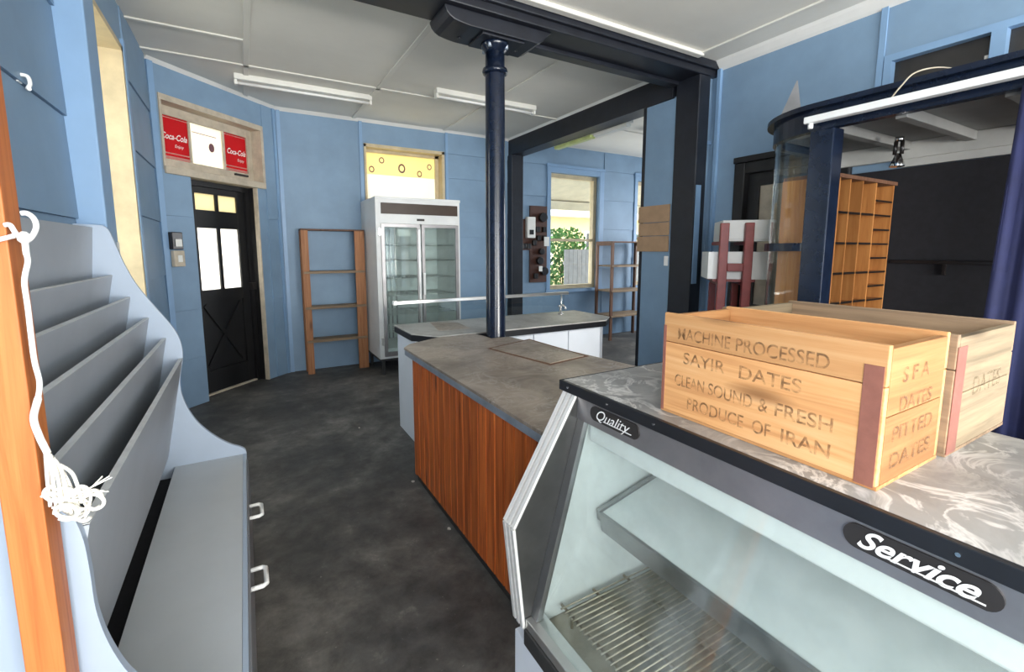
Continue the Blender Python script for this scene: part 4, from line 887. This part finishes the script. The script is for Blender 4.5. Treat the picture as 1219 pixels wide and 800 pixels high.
# pigeonholes
t = thing('pigeonhole_unit', 'orange-brown wooden pigeonhole unit inside the booth', 'shelf', (3.2, 1.5, 0))
PY0, PY1, PT = 1.335, 1.585, 1.865
xs = [2.80, 2.885, 3.005, 3.15, 3.315, 3.545]
for x in xs: bx('divider', 'pigeon_wood', t, x - 0.005, x + 0.005, PY0, PY1, 0.02, PT - 0.02)
bx('top_board', 'dark_wood', t, 2.785, 3.56, PY0 - 0.012, PY1, PT - 0.02, PT)
bx('back_board', 'pigeon_wood', t, 2.795, 3.55, PY1, PY1 + 0.008, 0.02, PT)
bx('side_board', 'pigeon_wood', t, 2.785, 2.7945, PY0, PY1 + 0.008, 0.0, PT - 0.0205)
bx('base_board', 'pigeon_wood', t, 2.795, 3.55, PY0, PY1, 0.0, 0.0195)
zz = [1.66 - 0.173 * k for k in range(10)]
for z in zz:
    for a, b_ in zip(xs[:4], xs[1:5]):
        s = bx('shelf', 'pigeon_wood', t, a + 0.0055, b_ - 0.0055, PY0 + 0.01, PY1, z - 0.006, z + 0.002)
        bx('shelf_edge', 'bakelite', s, a + 0.0055, b_ - 0.0055, PY0, PY0 + 0.0098, z - 0.008, z + 0.004)
for k in range(20):
    z = 1.745 - 0.0865 * k
    s = bx('shelf', 'pigeon_wood', t, xs[4] + 0.0055, xs[5] - 0.0055, PY0 + 0.01, PY1, z - 0.005, z + 0.002)
    bx('shelf_edge', 'bakelite', s, xs[4] + 0.0055, xs[5] - 0.0055, PY0, PY0 + 0.0098, z - 0.007, z + 0.003)

# ================================================================== MAROON STAND AND BOXES
sx, sy, sa = 2.932, 1.965, math.radians(-44.5)
S = Matrix.Translation(Vector((sx, sy, 0))) @ Matrix.Rotation(sa, 4, 'Z')
t = thing('maroon_stand', 'maroon painted wooden stand with tall uprights beside the booth', 'stand', (sx, sy, 0), sa)
for x in (-0.106, 0.050):
    B().hexa([(x - .008, -.03, 0), (x + .05, -.03, 0), (x + .05, .03, 0), (x - .008, .03, 0)], [(x, -.025, 1.63), (x + .055, -.025, 1.63), (x + .055, .02, 1.63), (x, .02, 1.63)]).build('upright', 'maroon', t, 0.004, S)
    bx('leg', 'maroon', t, x, x + 0.045, 0.30, 0.345, 0, 1.20, bevel=0.004, xf=S)
    bx('side_rail', 'maroon', t, x + .005, x + .04, 0.0305, 0.345, 1.2005, 1.225, bevel=0.003, xf=S)
    bx('side_rail', 'maroon', t, x + .005, x + .04, 0.0305, 0.34, 1.48, 1.505, bevel=0.003, xf=S)
bx('cross_rail', 'maroon', t, -0.0505, 0.0495, -0.02, 0.015, 1.30, 1.355, bevel=0.003, xf=S)
bx('shelf', 'maroon', t, -0.13, 0.14, 0.03, 0.36, 1.2255, 1.243, xf=S)
def tray(label, a, z0, h):
    o = B(); x0, x1, y0, y1 = a
    o.box(x0, x1, y0, y1, z0, z0 + 0.012); o.box(x0, x0 + .014, y0, y1, z0 + .012, z0 + h); o.box(x1 - .014, x1, y0, y1, z0 + .012, z0 + h)
    o.box(x0 + .014, x1 - .014, y0, y0 + .014, z0 + .012, z0 + h); o.box(x0 + .014, x1 - .014, y1 - .014, y1, z0 + .012, z0 + h)
    return tag(o.build('white_tray', 'foam_white', None, 0.004, S), label, 'tray', 'trays on the maroon stand')
tray('white open tray lying across the top of the maroon stand', (-0.085, 0.215, 0.035, 0.36), 1.506, 0.145)
tray('white tray on the lower shelf of the maroon stand', (-0.165, 0.215, 0.04, 0.34), 1.2435, 0.19)

# ================================================================== FLOOR SCRAPS
for k, (px, py, lab) in enumerate(((497, 572, 'pale paper scrap on the floor at the corner of the timber counter'), (541, 628, 'crumpled pale scrap on the floor by the plank front'), (432, 509, 'tiny white scrap on the open dark floor'))):
    p = at(px, py, 2, 0.0); r2 = random.Random(k); r = (0.011, 0.010, 0.006)[k]
    pts = [(p.x - 0.03 + r * (0.6 + 0.5 * r2.random()) * math.cos(j), p.y + r * 1.4 * (0.6 + 0.5 * r2.random()) * math.sin(j)) for j in (0, 1.1, 2.2, 3.1, 4.2, 5.3)]
    tag(B().pz(pts, 0.0005, 0.004 + 0.002 * k).build('paper_scrap', 'scrap'), lab, 'scrap', 'scraps on the floor')

# ================================================================== OUTSIDE
g = struct(B().box(-14, 20, -14, 26, -0.30, -0.125).build('ground', 'ground'), 'pale ground outside')
v = sroot('verandah', (4.5, 7.0, 0), 'verandah roof outside the side room windows')
B().px([(6.12, 2.95), (6.12, 3.0), (8.0, 2.50), (8.0, 2.45)], 2.8, 8.5).build('verandah_roof', 'soffit', v)
bx('verandah_beam', 'soffit', v, 2.8, 8.5, 7.9, 8.0, 2.28, 2.45)
for x in (3.2, 8.2): bx('verandah_post', 'white_trim', v, x, x + 0.1, 7.9, 8.0, -0.125, 2.28)
fe = thing('paling_fence', 'grey paling fence outside the side room window', 'fence', (6.0, 8.6, -0.125))
bp0 = bx('paling', 'fence', fe, 6.45, 6.57, 8.6, 8.62, -0.125, 1.45)
for k in range(1, 28): dup(bp0, (0.128 * k, 0, 0), fe)
for z in (0.2, 1.1): bx('fence_rail', 'fence', fe, 6.45, 10.0, 8.621, 8.66, z, z + 0.07)
def bush(label, c, rx, h, n, seed):
    r = random.Random(seed); o = thing('garden_bush', label, 'bush', (c[0], c[1], -0.125), 0, 'bushes outside')
    b = B()
    for k in range(n):
        u, w_, q_ = r.uniform(-1, 1), r.uniform(-1, 1), r.random()
        p = Vector((c[0] + rx * u, c[1] + 0.4 * w_, 0.2 + h * (q_ ** 0.8) * (1 - 0.3 * u * u)))
        d = Vector((r.uniform(-1, 1), r.uniform(-1, 1), r.uniform(-.3, 1))).normalized() * 0.11; s_ = d.cross(Vector((r.random(), r.random(), r.random()))).normalized() * 0.04
        b.add([p, p + d * .5 + s_, p + d, p + d * .5 - s_], [(0, 1, 2, 3)])
    l = b.build('foliage', 'leaf', o); l['kind'] = 'stuff'
    for k in range(4): B().tube([(c[0] + r.uniform(-.1, .1), c[1], -0.125), (c[0] + rx * r.uniform(-.6, .6), c[1], h * 0.8)], [0.02, 0.008], 6).build('stem', 'dark_wood', o)
bush('green leafy bush behind the paling fence outside the sash window', (6.95, 9.3), 0.75, 1.75, 1500, 1)
bush('green leafy bush growing behind the far end of the paling fence', (9.0, 9.3), 0.8, 1.7, 900, 2)

h_ = thing('sky_backdrop', 'added pale yellow house across the yard seen through the sash window', 'backdrop', (9.5, 13.5, -0.125))  # added wall and roof carrying the cream tone of the bright sky
bx('wall', 'sky_cream', h_, 4.0, 15.0, 13.0, 14.0, -0.125, 2.6)
B().px([(12.5, 2.55), (14.2, 4.2), (14.3, 4.2), (14.3, 2.55)], 3.6, 15.4).build('roof', 'soffit', h_)
for x in (8.2, 10.6, 13.0):
    w_ = bx('window_frame', 'white_trim', h_, x, x + 1.0, 12.96, 13.0, 0.9, 2.1); bx('pane', 'transom_dark', w_, x + 0.08, x + 0.92, 12.95, 12.96, 0.98, 2.02)
t = thing('wall_hook', 'small white hook screwed to the left wall boards', 'hook', tuple(at(28, 97, 0, XL + 0.02)))
p = at(28, 97, 0, XL + 0.02)
B().tube(smooth([(XL + 0.008, p.y, p.z + .02), (XL + 0.03, p.y, p.z + .018), (XL + 0.035, p.y, p.z - .005), (XL + 0.028, p.y, p.z - .02), (XL + 0.035, p.y - .012, p.z - .024)]), 0.006, 8).build('hook_wire', 'plastic_white', t)
bx('hook_plate', 'plastic_white', t, XL + 0.007, XL + 0.012, p.y - .015, p.y + .015, p.z - .005, p.z + .04)
t = thing('light_switch', 'small white light switch on the blue wall stub under the cardboard', 'switch', (3.39, 2.96, 1.32))
bx('plate', 'plastic_white', t, 3.384, 3.3945, 2.94, 2.985, 1.30, 1.39, bevel=0.003)
bx('rocker', 'plastic_white', t, 3.380, 3.384, 2.955, 2.970, 1.33, 1.36, bevel=0.001)
